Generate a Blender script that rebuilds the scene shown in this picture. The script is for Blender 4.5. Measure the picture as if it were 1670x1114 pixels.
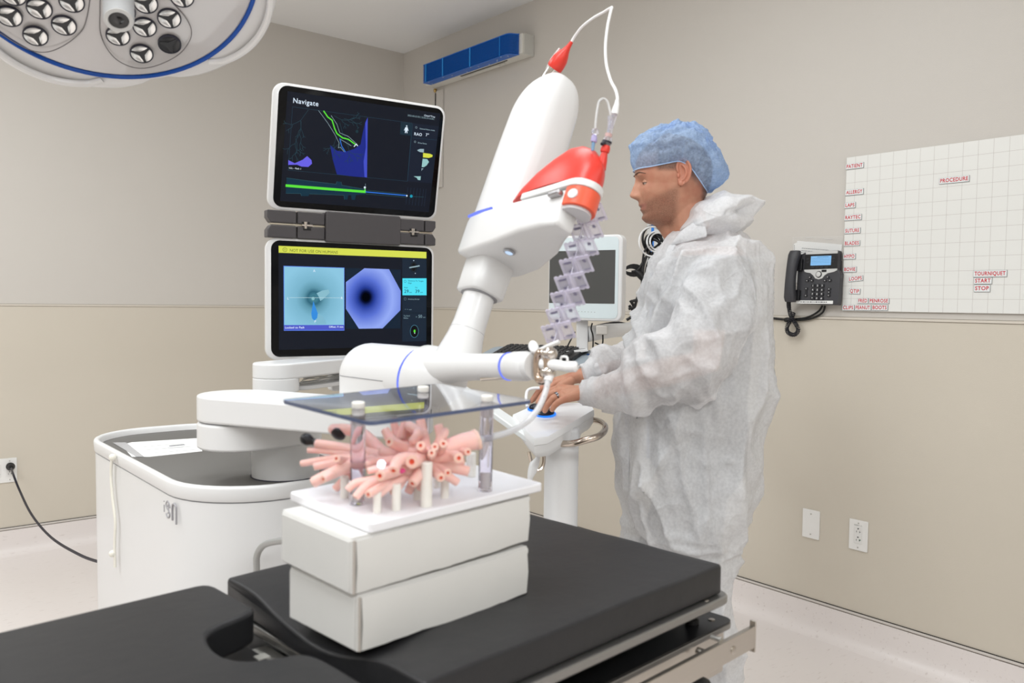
import bpy, bmesh, math, random
from mathutils import Vector, Matrix, Euler, noise
import numpy as np
for o in list(bpy.data.objects): bpy.data.objects.remove(o)
SC = bpy.context.scene
COL = SC.collection
PI = math.pi
V = Vector
random.seed(7)
# ------------------------------------------------------------------ camera
FPX = 1357.9; CAMH = 1.376
XW, YW, ZC = 3.189, 5.065, 3.11          # right wall, back wall, ceiling
XL, YF = -3.3, -2.4
def _axes():
    yaw, pi, ro = [math.radians(a) for a in (39.737, 2.7005, -.735)]
    cy, sy, cp, sp = math.cos(yaw), math.sin(yaw), math.cos(pi), math.sin(pi)
    f = V((sy*cp, cy*cp, -sp)); r = V((cy, -sy, 0)); u = r.cross(f)
    return math.cos(ro)*r - math.sin(ro)*u, math.sin(ro)*r + math.cos(ro)*u, f
CR, CU, CF = _axes(); CO = V((0, 0, CAMH))
cam = bpy.data.cameras.new('camera'); cam.sensor_width = 36; cam.lens = FPX/1670*36
cam.clip_start = .05
cam.dof.use_dof = True; cam.dof.focus_distance = 2.9; cam.dof.aperture_fstop = 4.5
camo = bpy.data.objects.new('camera', cam); COL.objects.link(camo)
camo.matrix_world = Matrix(((CR.x, CU.x, -CF.x, CO.x), (CR.y, CU.y, -CF.y, CO.y), (CR.z, CU.z, -CF.z, CO.z), (0, 0, 0, 1)))
SC.camera = camo
# world: the room is closed, a little grey for anything that looks out of it
wd = bpy.data.worlds.new('world'); SC.world = wd; wd.use_nodes = True
wd.node_tree.nodes['Background'].inputs[0].default_value = (.9, .93, 1, 1)
wd.node_tree.nodes['Background'].inputs[1].default_value = .3
SC.view_settings.view_transform = 'Standard'; SC.view_settings.look = 'None'
SC.view_settings.exposure = 0.0; SC.view_settings.gamma = 1; SC.view_settings.use_curve_mapping = False
def area(name, loc, sx, sy, power, col=(.95, .985, 1.0)):
    l = bpy.data.lights.new(name, 'AREA'); l.shape = 'RECTANGLE'; l.size = sx; l.size_y = sy
    l.energy = power; l.color = col
    o = bpy.data.objects.new(name, l); COL.objects.link(o); o.location = loc
    return o
for (x, y, p) in ((-1.5, 3.1, 33), (.1, 3.1, 31), (-1.6, 1.1, 20), (.1, 1.1, 25), (1.6, 1.9, 13), (-1.4, -1.2, 20), (.2, -1.4, 40), (1.8, -1.4, 12)):
    area('ceiling_troffer', (x, y, ZC-.012), 1.2, .6, p)
# ------------------------------------------------------------------ unprojection (pixel -> world point at a real distance)
def ray(x, y): return CF + CR*((x-835)/FPX) - CU*((y-557)/FPX)
def W(x, y, d): return CO + ray(x, y)*d
def onZ(x, y, z): q = ray(x, y); return CO + q*((z-CAMH)/q.z)
def onX(x, y, X): q = ray(x, y); return CO + q*(X/q.x)
def onY(x, y, Y): q = ray(x, y); return CO + q*(Y/q.y)
def onP(x, y, p, n):
    q = ray(x, y); return CO + q*((p-CO).dot(n)/q.dot(n))
# ------------------------------------------------------------------ materials
def srgb(r, g, b):
    return tuple((c/255/12.92 if c/255 <= .04045 else ((c/255+.055)/1.055)**2.4) for c in (r, g, b))
MATS = {}
def mat(name, col, rough=.5, metal=0, trans=0, ior=1.45, emit=None, estr=0, alpha=1, coat=0, spec=.5, sss=0,
        noise_amt=0, noise_scale=20, bump=0, bump_scale=60, stretch=(1, 1, 1), sheen=0):
    if name in MATS: return MATS[name]
    m = bpy.data.materials.new(name); m.use_nodes = True; nt = m.node_tree
    b = nt.nodes['Principled BSDF']
    c = (*col, 1)
    b.inputs['Base Color'].default_value = c; b.inputs['Roughness'].default_value = rough
    b.inputs['Metallic'].default_value = metal; b.inputs['IOR'].default_value = ior
    b.inputs['Transmission Weight'].default_value = trans; b.inputs['Alpha'].default_value = alpha
    b.inputs['Coat Weight'].default_value = coat; b.inputs['Specular IOR Level'].default_value = spec
    b.inputs['Subsurface Weight'].default_value = sss
    if sss: b.inputs['Subsurface Radius'].default_value = (.012, .005, .003); b.inputs['Subsurface Scale'].default_value = 1
    b.inputs['Sheen Weight'].default_value = sheen
    if emit: b.inputs['Emission Color'].default_value = (*emit, 1); b.inputs['Emission Strength'].default_value = estr
    if noise_amt or bump:
        tc = nt.nodes.new('ShaderNodeTexCoord'); mp = nt.nodes.new('ShaderNodeMapping')
        mp.inputs['Scale'].default_value = stretch
        nt.links.new(tc.outputs['Object'], mp.inputs[0])
        if noise_amt:
            n = nt.nodes.new('ShaderNodeTexNoise'); n.inputs['Scale'].default_value = noise_scale; n.inputs['Detail'].default_value = 6
            nt.links.new(mp.outputs[0], n.inputs['Vector'])
            mx = nt.nodes.new('ShaderNodeMix'); mx.data_type = 'RGBA'
            mx.inputs[6].default_value = tuple(k*(1-noise_amt) for k in col)+(1,)
            mx.inputs[7].default_value = tuple(min(1, k*(1+noise_amt)) for k in col)+(1,)
            nt.links.new(n.outputs['Fac'], mx.inputs[0]); nt.links.new(mx.outputs[2], b.inputs['Base Color'])
        if bump:
            n2 = nt.nodes.new('ShaderNodeTexNoise'); n2.inputs['Scale'].default_value = bump_scale; n2.inputs['Detail'].default_value = 4
            nt.links.new(mp.outputs[0], n2.inputs['Vector'])
            bp = nt.nodes.new('ShaderNodeBump'); bp.inputs['Strength'].default_value = 1; bp.inputs['Distance'].default_value = bump
            nt.links.new(n2.outputs['Fac'], bp.inputs['Height']); nt.links.new(bp.outputs[0], b.inputs['Normal'])
    MATS[name] = m
    return m
def S(name, rgb, rough=.5, **k): return mat(name, srgb(*rgb), rough, **k)
def glow(name, rgb, s=1.0):
    c = srgb(*rgb); return mat(name, (0, 0, 0), .4, emit=c, estr=s, spec=.2)
# ------------------------------------------------------------------ mesh builder
WM = {}                                       # object -> its world matrix
class MB:
    def __init__(s, M=None): s.v = []; s.f = []; s.mi = []; s.M = M.copy() if M else Matrix()
    def add(s, vs, fs, mi=0, M=None):
        T = s.M @ M if M else s.M
        o = len(s.v); s.v += [T @ V(p) for p in vs]
        s.f += [tuple(o+i for i in f) for f in fs]; s.mi += [mi]*len(fs); return s
    def box(s, c, d, mi=0, M=None):
        x, y, z = c; a, b, e = d[0]/2, d[1]/2, d[2]/2
        vs = [(x+i*a, y+j*b, z+k*e) for i in (-1, 1) for j in (-1, 1) for k in (-1, 1)]
        return s.add(vs, [(0, 1, 3, 2), (4, 6, 7, 5), (0, 4, 5, 1), (2, 3, 7, 6), (0, 2, 6, 4), (1, 5, 7, 3)], mi, M)
    def loft(s, rings, mi=0, caps=(True, True), closed=True, loop=False, M=None):
        n = len(rings[0]); vs = [p for r in rings for p in r]; fs = []
        m = len(rings)
        for i in range(m if loop else m-1):
            a, b = i*n, ((i+1) % m)*n
            for j in range(n if closed else n-1):
                k = (j+1) % n
                fs.append((a+j, a+k, b+k, b+j))
        if not loop:
            if caps[0]: fs.append(tuple(range(n-1, -1, -1)))
            if caps[1]: fs.append(tuple((m-1)*n+j for j in range(n)))
        return s.add(vs, fs, mi, M)
    def prism(s, poly, z0, z1, mi=0, M=None):
        return s.loft([[(p[0], p[1], z0) for p in poly], [(p[0], p[1], z1) for p in poly]], mi, M=M)
    def tube(s, pts, r, n=12, mi=0, caps=(True, True), loop=False, up=None, M=None, flat=1.0):
        pts = [V(p) for p in pts]; m = len(pts)
        rr = r if isinstance(r, (list, tuple)) else [r]*m
        rings = []; prev = None
        for i, p in enumerate(pts):
            if loop: t = pts[(i+1) % m]-pts[i-1]
            else: t = pts[min(i+1, m-1)]-pts[max(i-1, 0)]
            if t.length < 1e-9: t = V((0, 0, 1))
            t.normalize()
            if prev is None:
                a = V(up) if up else (V((0, 0, 1)) if abs(t.z) < .9 else V((1, 0, 0)))
            else: a = prev
            a = a-t*a.dot(t)
            if a.length < 1e-6: a = t.orthogonal()
            a.normalize(); prev = a; b = t.cross(a)
            rings.append([p+(a*math.cos(2*PI*j/n)*flat+b*math.sin(2*PI*j/n))*rr[i] for j in range(n)])
        return s.loft(rings, mi, caps, True, loop, M)
    def lathe(s, prof, n=24, mi=0, M=None, caps=(True, True)):
        return s.loft([[(r*math.cos(2*PI*j/n), r*math.sin(2*PI*j/n), z) for j in range(n)] for r, z in prof], mi, caps, M=M)
    def ball(s, c, r, n=16, mi=0, M=None):
        rx, ry, rz = (r, r, r) if not isinstance(r, (tuple, list)) else r
        rings = []
        m = n//2
        for i in range(m+1):
            th = PI*i/m; q = max(math.sin(th), 1e-3)
            rings.append([(c[0]+rx*q*math.cos(2*PI*j/n), c[1]+ry*q*math.sin(2*PI*j/n), c[2]+rz*math.cos(th)) for j in range(n)])
        return s.loft(rings, mi, M=M)
    def text(s, txt, size, M=None, mi=0, align='CENTER', bold=0.0, cond=1.0):
        vs, fs = text_geo(txt, size, align, bold)
        return s.add([(v[0]*cond, v[1], v[2]) for v in vs], fs, mi, M)
    def build(s, name, m, parent=None, smooth=35, bevel=0, seg=2, sub=0, recalc=True, kind=None, label=None, solid=0):
        me = bpy.data.meshes.new(name)
        pm = WM[parent] if parent else Matrix()
        iv = pm.inverted()
        me.from_pydata([iv @ p for p in s.v], [], s.f)
        ms = m if isinstance(m, (list, tuple)) else [m]
        for k in ms: me.materials.append(k)
        if len(ms) > 1: me.polygons.foreach_set('material_index', s.mi)
        if recalc:
            bm = bmesh.new(); bm.from_mesh(me); bmesh.ops.recalc_face_normals(bm, faces=bm.faces); bm.to_mesh(me); bm.free()
        if smooth:
            me.polygons.foreach_set('use_smooth', [True]*len(me.polygons))
            if smooth < 180: me.set_sharp_from_angle(angle=math.radians(smooth))
        o = bpy.data.objects.new(name, me); COL.objects.link(o)
        if parent: o.parent = parent
        WM[o] = pm
        if solid:
            d = o.modifiers.new('solid', 'SOLIDIFY'); d.thickness = solid; d.offset = 0
        if bevel:
            b = o.modifiers.new('bevel', 'BEVEL'); b.width = bevel; b.segments = seg; b.limit_method = 'ANGLE'; b.angle_limit = math.radians(35); b.harden_normals = True
        if sub:
            b = o.modifiers.new('sub', 'SUBSURF'); b.levels = sub; b.render_levels = sub
        if kind: o['kind'] = kind
        if label: o['label'] = label
        return o
_tc = {}
def text_geo(txt, size, align='CENTER', bold=0.0):
    key = (txt, align, bold)
    if key not in _tc:
        cu = bpy.data.curves.new('t', 'FONT'); cu.body = txt; cu.align_x = align; cu.align_y = 'CENTER'; cu.size = 1
        cu.offset = bold; cu.space_character = 1.1 if bold else 1.0; cu.resolution_u = 3; cu.fill_mode = 'FRONT'
        o = bpy.data.objects.new('t', cu)
        me = bpy.data.meshes.new_from_object(o)
        _tc[key] = ([tuple(v.co) for v in me.vertices], [tuple(p.vertices) for p in me.polygons])
        bpy.data.objects.remove(o); bpy.data.curves.remove(cu); bpy.data.meshes.remove(me)
    vs, fs = _tc[key]
    return [(x*size, y*size, z*size) for x, y, z in vs], fs
def frame(o, x, y, z=None):
    x = V(x).normalized(); y = V(y); y = (y-x*y.dot(x)).normalized(); z = x.cross(y)
    return Matrix(((x.x, y.x, z.x, o[0]), (x.y, y.y, z.y, o[1]), (x.z, y.z, z.z, o[2]), (0, 0, 0, 1)))
def frameZ(o, z, xh=(1, 0, 0)):
    z = V(z).normalized(); x = V(xh); x = x-z*x.dot(z)
    if x.length < 1e-4: x = z.orthogonal()
    x.normalize(); y = z.cross(x)
    return Matrix(((x.x, y.x, z.x, o[0]), (x.y, y.y, z.y, o[1]), (x.z, y.z, z.z, o[2]), (0, 0, 0, 1)))
def T(x, y, z): return Matrix.Translation((x, y, z))
def tag(o, label, cat, group=None):
    o['label'] = label; o['category'] = cat
    if group: o['group'] = group
    return o
def thing(name, M, label, cat, group=None):
    o = bpy.data.objects.new(name, None); COL.objects.link(o)
    if not isinstance(M, Matrix): M = Matrix.Translation(V(M))
    o.matrix_world = M; WM[o] = M.copy(); o.empty_display_size = .05
    return tag(o, label, cat, group)
def rrect(w, h, r, n=5, cx=0, cy=0):
    out = []
    for (sx, sy, a0) in ((1, 1, 0), (-1, 1, 90), (-1, -1, 180), (1, -1, 270)):
        for i in range(n+1):
            a = math.radians(a0+90*i/n)
            out.append((cx+sx*(w/2-r)+r*math.cos(a), cy+sy*(h/2-r)+r*math.sin(a)))
    return out
def spline(pts, n=8, loop=False):
    pts = [V(p) for p in pts]; m = len(pts); out = []
    for i in range(m if loop else m-1):
        if loop: p0, p1, p2, p3 = pts[i-1], pts[i], pts[(i+1) % m], pts[(i+2) % m]
        else: p0, p1, p2, p3 = pts[max(i-1, 0)], pts[i], pts[i+1], pts[min(i+2, m-1)]
        for k in range(n):
            t = k/n
            out.append(.5*((2*p1)+(p2-p0)*t+(2*p0-5*p1+4*p2-p3)*t*t+(3*p1-p0-3*p2+p3)*t**3))
    if not loop: out.append(pts[-1])
    return out
def lerp(a, b, t): return a+(b-a)*t
def interp(x, xs, ys): return float(np.interp(x, xs, ys))
def sstep(a, b, x):
    t = min(1, max(0, (x-a)/(b-a))); return t*t*(3-2*t)
# ================================================================== the setting
m_wall = S('wall_panel', (209, 204, 197), .42, noise_amt=.015, noise_scale=3, bump=.0004, bump_scale=400)
m_wall_lo = S('wall_panel_lower', (211, 203, 189), .42, noise_amt=.015, noise_scale=3, bump=.0004, bump_scale=400)
m_ceil = S('ceiling_paint', (248, 248, 247), .8)
def floor_mat():
    m = S('sheet_vinyl', (236, 229, 226), .28)
    nt = m.node_tree; b = nt.nodes['Principled BSDF']
    tc = nt.nodes.new('ShaderNodeTexCoord'); mp = nt.nodes.new('ShaderNodeMapping'); mp.inputs['Scale'].default_value = (5, 22, 22)
    n = nt.nodes.new('ShaderNodeTexNoise'); n.inputs['Scale'].default_value = 4; n.inputs['Detail'].default_value = 5
    cr = nt.nodes.new('ShaderNodeValToRGB'); cr.color_ramp.elements[0].position = .28; cr.color_ramp.elements[1].position = .38
    cr.color_ramp.elements[0].color = (*srgb(216, 207, 203), 1); cr.color_ramp.elements[1].color = (*srgb(234, 227, 224), 1)
    nt.links.new(tc.outputs['Object'], mp.inputs[0]); nt.links.new(mp.outputs[0], n.inputs['Vector'])
    nt.links.new(n.outputs['Fac'], cr.inputs[0]); nt.links.new(cr.outputs[0], b.inputs['Base Color'])
    return m
m_floor = floor_mat()
m_white = S('white_enamel', (243, 243, 242), .3)
m_gap = S('dark_joint', (70, 66, 62), .8)
def structure(name, mb, m, parent=None, **k):
    o = mb.build(name, m, parent, **k); o['kind'] = 'structure'; return o
structure('floor', MB().box(((XL+XW)/2, (YF+YW)/2, -.06), (XW-XL+.4, YW-YF+.4, .12)), m_floor, smooth=0)
structure('ceiling', MB().box(((XL+XW)/2, (YF+YW)/2, ZC+.06), (XW-XL+.4, YW-YF+.4, .12)), m_ceil, smooth=0)
ZS = 1.322                                     # height of the joint between upper and lower wall sheets
wr = structure('wall_right', MB().box((XW+.06, (YF+YW)/2, ZC/2), (.1, YW-YF, ZC)), m_wall, smooth=0)
MB().box((XW+.005, (YF+YW)/2, (ZS+.012+ZC)/2), (.01, YW-YF, ZC-ZS-.012)).build('panel', m_wall, wr, smooth=0)
MB().box((XW+.005, (YF+YW)/2, ZS/2), (.01, YW-YF, ZS)).build('panel', m_wall_lo, wr, smooth=0)
wb = structure('wall_back', MB().box(((XL+XW)/2, YW+.06, ZC/2), (XW-XL+.24, .1, ZC)), m_wall, smooth=0)
MB().box(((XL+XW)/2, YW+.005, (ZS+.012+ZC)/2), (XW-XL, .01, ZC-ZS-.012)).build('panel', m_wall, wb, smooth=0)
MB().box(((XL+XW)/2, YW+.005, ZS/2), (XW-XL, .01, ZS)).build('panel', m_wall_lo, wb, smooth=0)
structure('wall_left', MB().box((XL-.06, (YF+YW)/2, ZC/2), (.1, YW-YF+.2, ZC)), m_wall, smooth=0)
structure('wall_front', MB().box(((XL+XW)/2, YF-.06, ZC/2), (XW-XL+.24, .1, ZC)), m_wall, smooth=0)
MR = lambda y, z, off=0.0: Matrix(((0, 0, -1, XW-off), (-1, 0, 0, y), (0, 1, 0, z), (0, 0, 0, 1)))   # x right, y up, z out of the right wall
ML = lambda x, z, off=0.0: Matrix(((1, 0, 0, x), (0, 0, -1, YW-off), (0, 1, 0, z), (0, 0, 0, 1)))    # the same on the back wall
m_strip = S('joint_strip', (218, 210, 198), .4)
for nm, fr, L in (('trim_1', MR((YF+YW)/2, ZS+.006), YW-YF), ('trim_2', ML((XL+XW)/2, ZS+.006), XW-XL)):
    t = structure(nm, MB(fr).box((0, 0, .002), (L, .0095, .004)), m_strip, smooth=0, bevel=.0012)
    MB(fr).box((0, -.0062, .0004), (L, .0022, .0008)).box((0, .006, .0003), (L, .0012, .0006)).build('joint', S('joint_line', (172, 163, 150), .8), t, smooth=0)
# cove baseboards: profile in (out, up)
prof = [(0, 0), (.05, 0), (.038, .003), (.026, .010), (.016, .022), (.009, .038), (.006, .06), (.006, .131), (0, .131)]
for nm, fr, L in (('baseboard_right', MR((YF+YW)/2, 0), YW-YF), ('baseboard_back', ML((XL+XW)/2, 0), XW-XL)):
    mb = MB(fr); mb.loft([[(sx*L/2, z, o) for o, z in prof] for sx in (-1, 1)])
    b = structure(nm, mb, m_floor, smooth=30)
    MB(fr).box((0, .1395, .0035), (L, .009, .007)).build('cap_strip', S('cap_strip', (214, 208, 202), .35), b, smooth=0, bevel=.0015)
    MB(fr).box((0, .1335, .002), (L, .003, .004)).build('joint', S('base_joint', (140, 130, 120), .8), b, smooth=0)
    MB(fr).box((0, .1455, .002), (L, .003, .004)).build('joint', m_gap, b, smooth=0)
# ------------------------------------------------------------------ whiteboard and its magnets
m_board = S('whiteboard_face', (236, 236, 232), .3)
wbt = thing('whiteboard', MR(1.739, 1.358), 'large white magnetic board with a faint grid on the right wall', 'whiteboard')
MB(MR(1.739-.61, 1.665)).box((0, 0, .0068), (1.22, .614, .0106)).build('board', m_board, wbt, bevel=.0015)
mb = MB(MR(1.739, 1.972, .0121))
for i in range(24):
    mb.box((.038+.0508*i, -.307, 0), (.0013 if i % 1 == 0 else .002, .612, .0003))
for i in range(1, 12):
    mb.box((.61, -.0513*i, 0), (1.218, .0013, .0003))
mb.build('grid_lines', S('grid_grey', (208, 204, 200), .5), wbt, smooth=0, label='pale grey grid lines', kind='stuff')
m_mag = S('magnet_white', (236, 240, 240), .4); m_magedge = S('magnet_edge', (120, 122, 124), .6); m_red = S('magnet_red', (205, 24, 46), .5)
MAG = [('PATIENT', 1.703, 1.934, 0.075, .022, 0, 'top left corner'), ('PROCEDURE', 1.322, 1.840, .105, .023, 0, ''), ('ALLERGY', 1.701, 1.831, .076, .024, 0, ''),
 ('LAPS', 1.717, 1.780, .046, .023, 0, ''), ('RAYTEC', 1.703, 1.731, .072, .023, 0, ''), ('SUTURE', 1.704, 1.678, .067, .022, 0, ''), ('BLADES', 1.704, 1.628, .067, .021, 0, ''),
 ('HYPO', 1.713, 1.576, .052, .022, 0, ''), ('BOVIE', 1.709, 1.524, .055, .022, 0, ''), ('LOOPS', 1.684, 1.487, .061, .021, 5, ''), ('QTIP', 1.686, 1.437, .046, .022, -2.5, ''),
 ('FRED', 1.651, 1.399, .044, .021, 0, ''), ('PENROSE', 1.586, 1.399, .081, .021, 0, ''), ('CLIPS', 1.711, 1.371, .051, .022, 0, ''), ('PEANUT', 1.650, 1.372, .067, .022, 0, ''),
 ('BOOTS', 1.582, 1.373, .064, .022, 0, ''), ('TOURNIQUET', 1.189, 1.498, .110, .024, 0, ''), ('START', 1.211, 1.473, .060, .023, 0, ''), ('STOP', 1.213, 1.446, .054, .025, 0, '')]
for (w, y, z, ww, hh, rot, _) in MAG:
    M = MR(y, z, .0122) @ Matrix.Rotation(math.radians(rot), 4, 'Z')
    t = thing('label_magnet', M, 'white label magnet on the whiteboard reading %s in red' % w, 'magnet', 'red lettered label magnets on the whiteboard')
    MB(M).box((0, 0, .0012), (ww, hh, .0024)).build('backing', m_magedge, t, smooth=0)
    MB(M).box((0, .0004, .0026), (ww-.0014, hh-.0016, .0006)).build('face', m_mag, t, smooth=0)
    mb = MB(M @ T(0, .0003, .0032)); vs, fs = text_geo(w, 1, 'CENTER', .022)
    x0 = min(v[0] for v in vs); x1 = max(v[0] for v in vs)
    sz = .0195; cond = (ww-.0085)/((x1-x0)*sz)
    cx = (x0+x1)/2*sz
    mb.add([(v[0]*sz*cond-cx*cond, v[1]*sz, 0) for v in vs], fs)
    mb.build('lettering', m_red, t, smooth=0, recalc=False)
# ------------------------------------------------------------------ wall plates
m_plate = S('plate_white', (240, 239, 236), .35); m_slot = S('slot_black', (18, 18, 20), .6); m_screw = S('screw_grey', (190, 188, 182), .4, metal=.6)
def screw(M, parent):
    MB(M).lathe([(.0032, 0), (.0032, .0008), (.002, .0014)], 10).box((0, 0, .0014), (.004, .0006, .0003)).build('screw', m_screw, parent)
def duplex(t, fr, dx, hospital=True):
    MB(fr).prism(rrect(.034, .067, .002, 3, dx, 0), .005, .0075).build('receptacle', S('receptacle_white', (232, 231, 228), .4), t, bevel=.0006)
    mb = MB(fr @ T(dx, 0, .0076))
    for cy in (.021, -.013):
        mb.lathe([(.0028, 0), (.0028, .0004)], 10, M=T(0, cy+.006, 0))
        mb.box((-.0064, cy-.006, .0002), (.0016, .007, .0004)).box((.0064, cy-.006, .0002), (.0016, .008, .0004)).box((.0085, cy-.006, .0002), (.004, .0016, .0004))
    mb.build('slots', m_slot, t, smooth=0)
    MB(fr @ T(dx+.0095, -.0165, .0076)).lathe([(.0022, 0), (.0022, .0004)], 10).build('green_dot', S('dot_green', (60, 130, 100), .5), t)
t = thing('blank_wall_plate', MR(1.851, .461), 'white blank wall plate with two screws, left of the outlet', 'wall plate')
MB(MR(1.851, .461)).prism(rrect(.078, .121, .003, 3), 0, .006).build('plate', m_plate, t, bevel=.0018)
for s in (1, -1): screw(MR(1.851, .461+s*.043, .006), t)
t = thing('wall_outlet', MR(1.643, .460), 'white duplex power outlet low on the right wall', 'outlet')
fr = MR(1.643, .460)
MB(fr).prism(rrect(.078, .123, .003, 3), 0, .006).build('plate', m_plate, t, bevel=.0018)
duplex(t, fr, 0)
for s in (1, -1): screw(MR(1.643, .460+s*.049, .006), t)
mb = MB(fr @ T(-.001, .040, .0062)); mb.text('GRAY-1L', .008, bold=.01); mb.build('circuit_mark', S('mark_grey', (130, 128, 124), .6), t, smooth=0, recalc=False)
fr = ML(.79-.062, .4525)
t = thing('wall_outlet', fr, 'white double power outlet with a black plug in it, on the left wall', 'outlet')
MB(fr).prism(rrect(.124, .129, .003, 3), 0, .006).build('plate', m_plate, t, bevel=.0018)
duplex(t, fr, -.028); duplex(t, fr, .028)
for dx in (-.028, .028):
    for s in (1, -1): screw(fr @ T(dx, s*.05, .006), t)
# black mains cord from that outlet to the robot cart
m_cord = S('cord_black', (14, 14, 34), .5)
PLG = V((.79-.062+.029, YW-.0075, .475))
CORD_END = W(181, 920.5, 2.47)
t = thing('power_cord', PLG, 'dark blue-black power cord looping from the wall outlet to the robot cart', 'cord')
cpts = [W(17, 766, 4.03), W(21, 772, 3.98), W(32, 800, 3.86), W(52, 840, 3.55), W(84, 877, 3.2), W(130, 905, 2.8), W(165, 917.5, 2.56), CORD_END]
cpts[0] = PLG+V((0, -.045, -.004))
MB().tube(spline(cpts, 8), .0048, 10).build('cable', m_cord, t)
MB(frameZ(PLG, (0, -1, 0))).lathe([(.019, 0), (.019, .012), (.021, .014), (.021, .022), (.017, .026), (.015, .04), (.009, .05)], 18).build('plug', S('plug_black', (26, 26, 28), .4), t)
# ================================================================== ultraviolet air unit high on the right wall
m_blue = S('louver_blue', (14, 100, 196), .38); m_blue2 = S('louver_blue_bright', (40, 150, 235), .35); m_uvw = S('unit_white', (225, 223, 215), .45)
M = MR(4.16, 2.848)                                   # x right (towards the camera), y up, z out
t = thing('air_disinfection_unit', M, 'long blue louvered air disinfection unit high on the right wall', 'air purifier')
MB(M).box((.0, 0, .0465), (.98, .112, .089)).build('housing', m_uvw, t, bevel=.004)
MB(M).box((.4895, 0, .042), (.004, .118, .07)).box((.481, 0, .0055), (.02, .122, .008)).build('end_cap', S('cap_white', (205, 204, 198), .5), t, bevel=.0015)
pl = [(-.43, .09), (.44, .09)]
outl = [(-.432, .088), (-.432, .15), (.41, .15)] + [(.41+.04*math.sin(a), .11+.04*math.cos(a)) for a in [PI/2*i/6 for i in range(1, 6)]] + [(.458, .10), (.466, .096), (.462, .088)]
MB(M).add([], []) 
for nm, y0, y1 in (('bottom_plate', -.061, -.057), ('top_plate', .053, .057)):
    mb = MB(M); mb.loft([[(x, y0, z) for x, z in outl], [(x, y1, z) for x, z in outl]]); mb.build(nm, m_blue, t, smooth=25)
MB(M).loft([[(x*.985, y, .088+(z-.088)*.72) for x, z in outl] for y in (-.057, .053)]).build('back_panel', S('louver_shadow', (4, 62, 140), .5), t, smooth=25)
for i in range(16):
    y = -.0505+i*.0068
    mb = MB(M); mb.loft([[(x, y+dy, .086+(z-.086)*k) for x, z in outl] for dy, k in ((-.0016, .96), (-.0002, 1.0), (.0016, 1.0))])
    mb.build('louver', m_blue, t, smooth=25)
for x in (-.40, -.21, .075, .36):
    MB(M).box((x, -.002, .1515), (.010 if x < .3 else .003, .11, .0025)).build('rib', m_blue2, t, smooth=0)
mb = MB(M)
for x, z in ((-.38, .14), (-.40, .10), (-.22, .14), (-.15, .12), (.07, .14), (.12, .12), (.30, .12), (.28, .105), (.36, .14), (.40, .12), (-.02, .1), (.2, .1)):
    mb.lathe([(.004, 0), (.003, .002)], 8, M=T(x, -.061, z) @ Matrix.Rotation(PI/2, 4, 'X'))
mb.build('rivets', S('rivet', (190, 200, 215), .3, metal=.6), t, kind='stuff')
MB(M).box((.07, -.061, .048), (.42, .008, .012)).box((-.07, -.066, .05), (.02, .006, .02)).box((.22, -.066, .05), (.02, .006, .02)).build('bracket', m_uvw, t, bevel=.001)
MB(M).box((.09, -.0575, .062), (.46, .003, .006)).build('gap', S('gap_dark', (60, 58, 55), .8), t, smooth=0)
cy = 4.655
MB(MR(cy, 2.46, .004)).box((0, 0, .004), (.007, .60, .008)).build('cable', S('cable_black', (28, 27, 26), .5), t, bevel=.002)
MB(MR(cy, 2.775, .004)).lathe([(.009, -.012), (.011, -.004), (.011, .004), (.007, .012)], 12, M=T(0, 0, .008) @ Matrix.Rotation(PI/2, 4, 'X')).build('cable_gland', S('brass', (190, 160, 100), .3, metal=.8), t)
MB(MR(cy-.05, 2.45, .0015)).box((0, 0, .006), (.075, .64, .012)).build('raceway', m_wall, t, bevel=.002)
# ================================================================== desk phone hung on the right wall
M = MR(1.84, 1.485)
m_ph = S('phone_charcoal', (62, 62, 66), .42); m_ph2 = S('phone_black', (22, 22, 25), .3); m_sil = S('phone_silver', (206, 206, 204), .35); m_key = S('phone_key', (38, 38, 42), .4); m_keytx = S('key_white', (225, 225, 225), .5)
PX = lambda cx, cy: (-.112+((1270+cx/6.19)-1290)*.00282, .117-((380+cy/6.19)-411)*.00253)
t = thing('desk_phone', M, 'dark grey desk phone with lit blue display hung beside the whiteboard', 'phone')
Mt = M @ T(0, 0, .035) @ Matrix.Rotation(math.radians(-4), 4, 'X')
body = [PX(*p) for p in ((190, 722), (185, 230), (250, 205), (262, 197), (565, 193), (576, 205), (578, 385), (600, 412), (606, 425), (601, 733), (210, 725))]
MB(M).prism([(x*.9, y*.85) for x, y in rrect(.2, .19, .01, 3)], 0, .02).build('wall_mount', m_ph2, t, bevel=.003)
MB(Mt).prism(body, -.018, .012).build('base', m_ph, t, bevel=.004, seg=3)
def pbox(nm, x0, y0, x1, y1, z0, z1, m, r=.002, bevel=.0006, parent=t, label=None):
    a, b = PX(x0, y0), PX(x1, y1)
    return MB(Mt).prism(rrect(abs(b[0]-a[0]), abs(b[1]-a[1]), r, 3, (a[0]+b[0])/2, (a[1]+b[1])/2), z0, z1).build(nm, m, parent, bevel=bevel, label=label)
pbox('top_trim', 264, 197, 570, 226, .010, .0155, m_sil)
dp = pbox('display_panel', 256, 226, 575, 375, .010, .0150, m_ph2)
pbox('display', 318, 246, 515, 340, .0150, .0156, glow('lcd_blue', (142, 200, 250), .9), r=.001, bevel=0, parent=dp, label='lit pale blue display')
a, b = PX(318, 246), PX(515, 340)
mb = MB(Mt @ T(0, 0, .0158))
mb.box(((a[0]+b[0])/2+.008, a[1]-.004, 0), (.05, .0016, .0002))
for k in range(4): mb.box(((a[0]+b[0])/2, a[1]-.010-.006*k, 0), (.08, .0008, .0002))
mb.build('display_lines', S('lcd_dark', (70, 120, 175), .6), dp, smooth=0)
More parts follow.
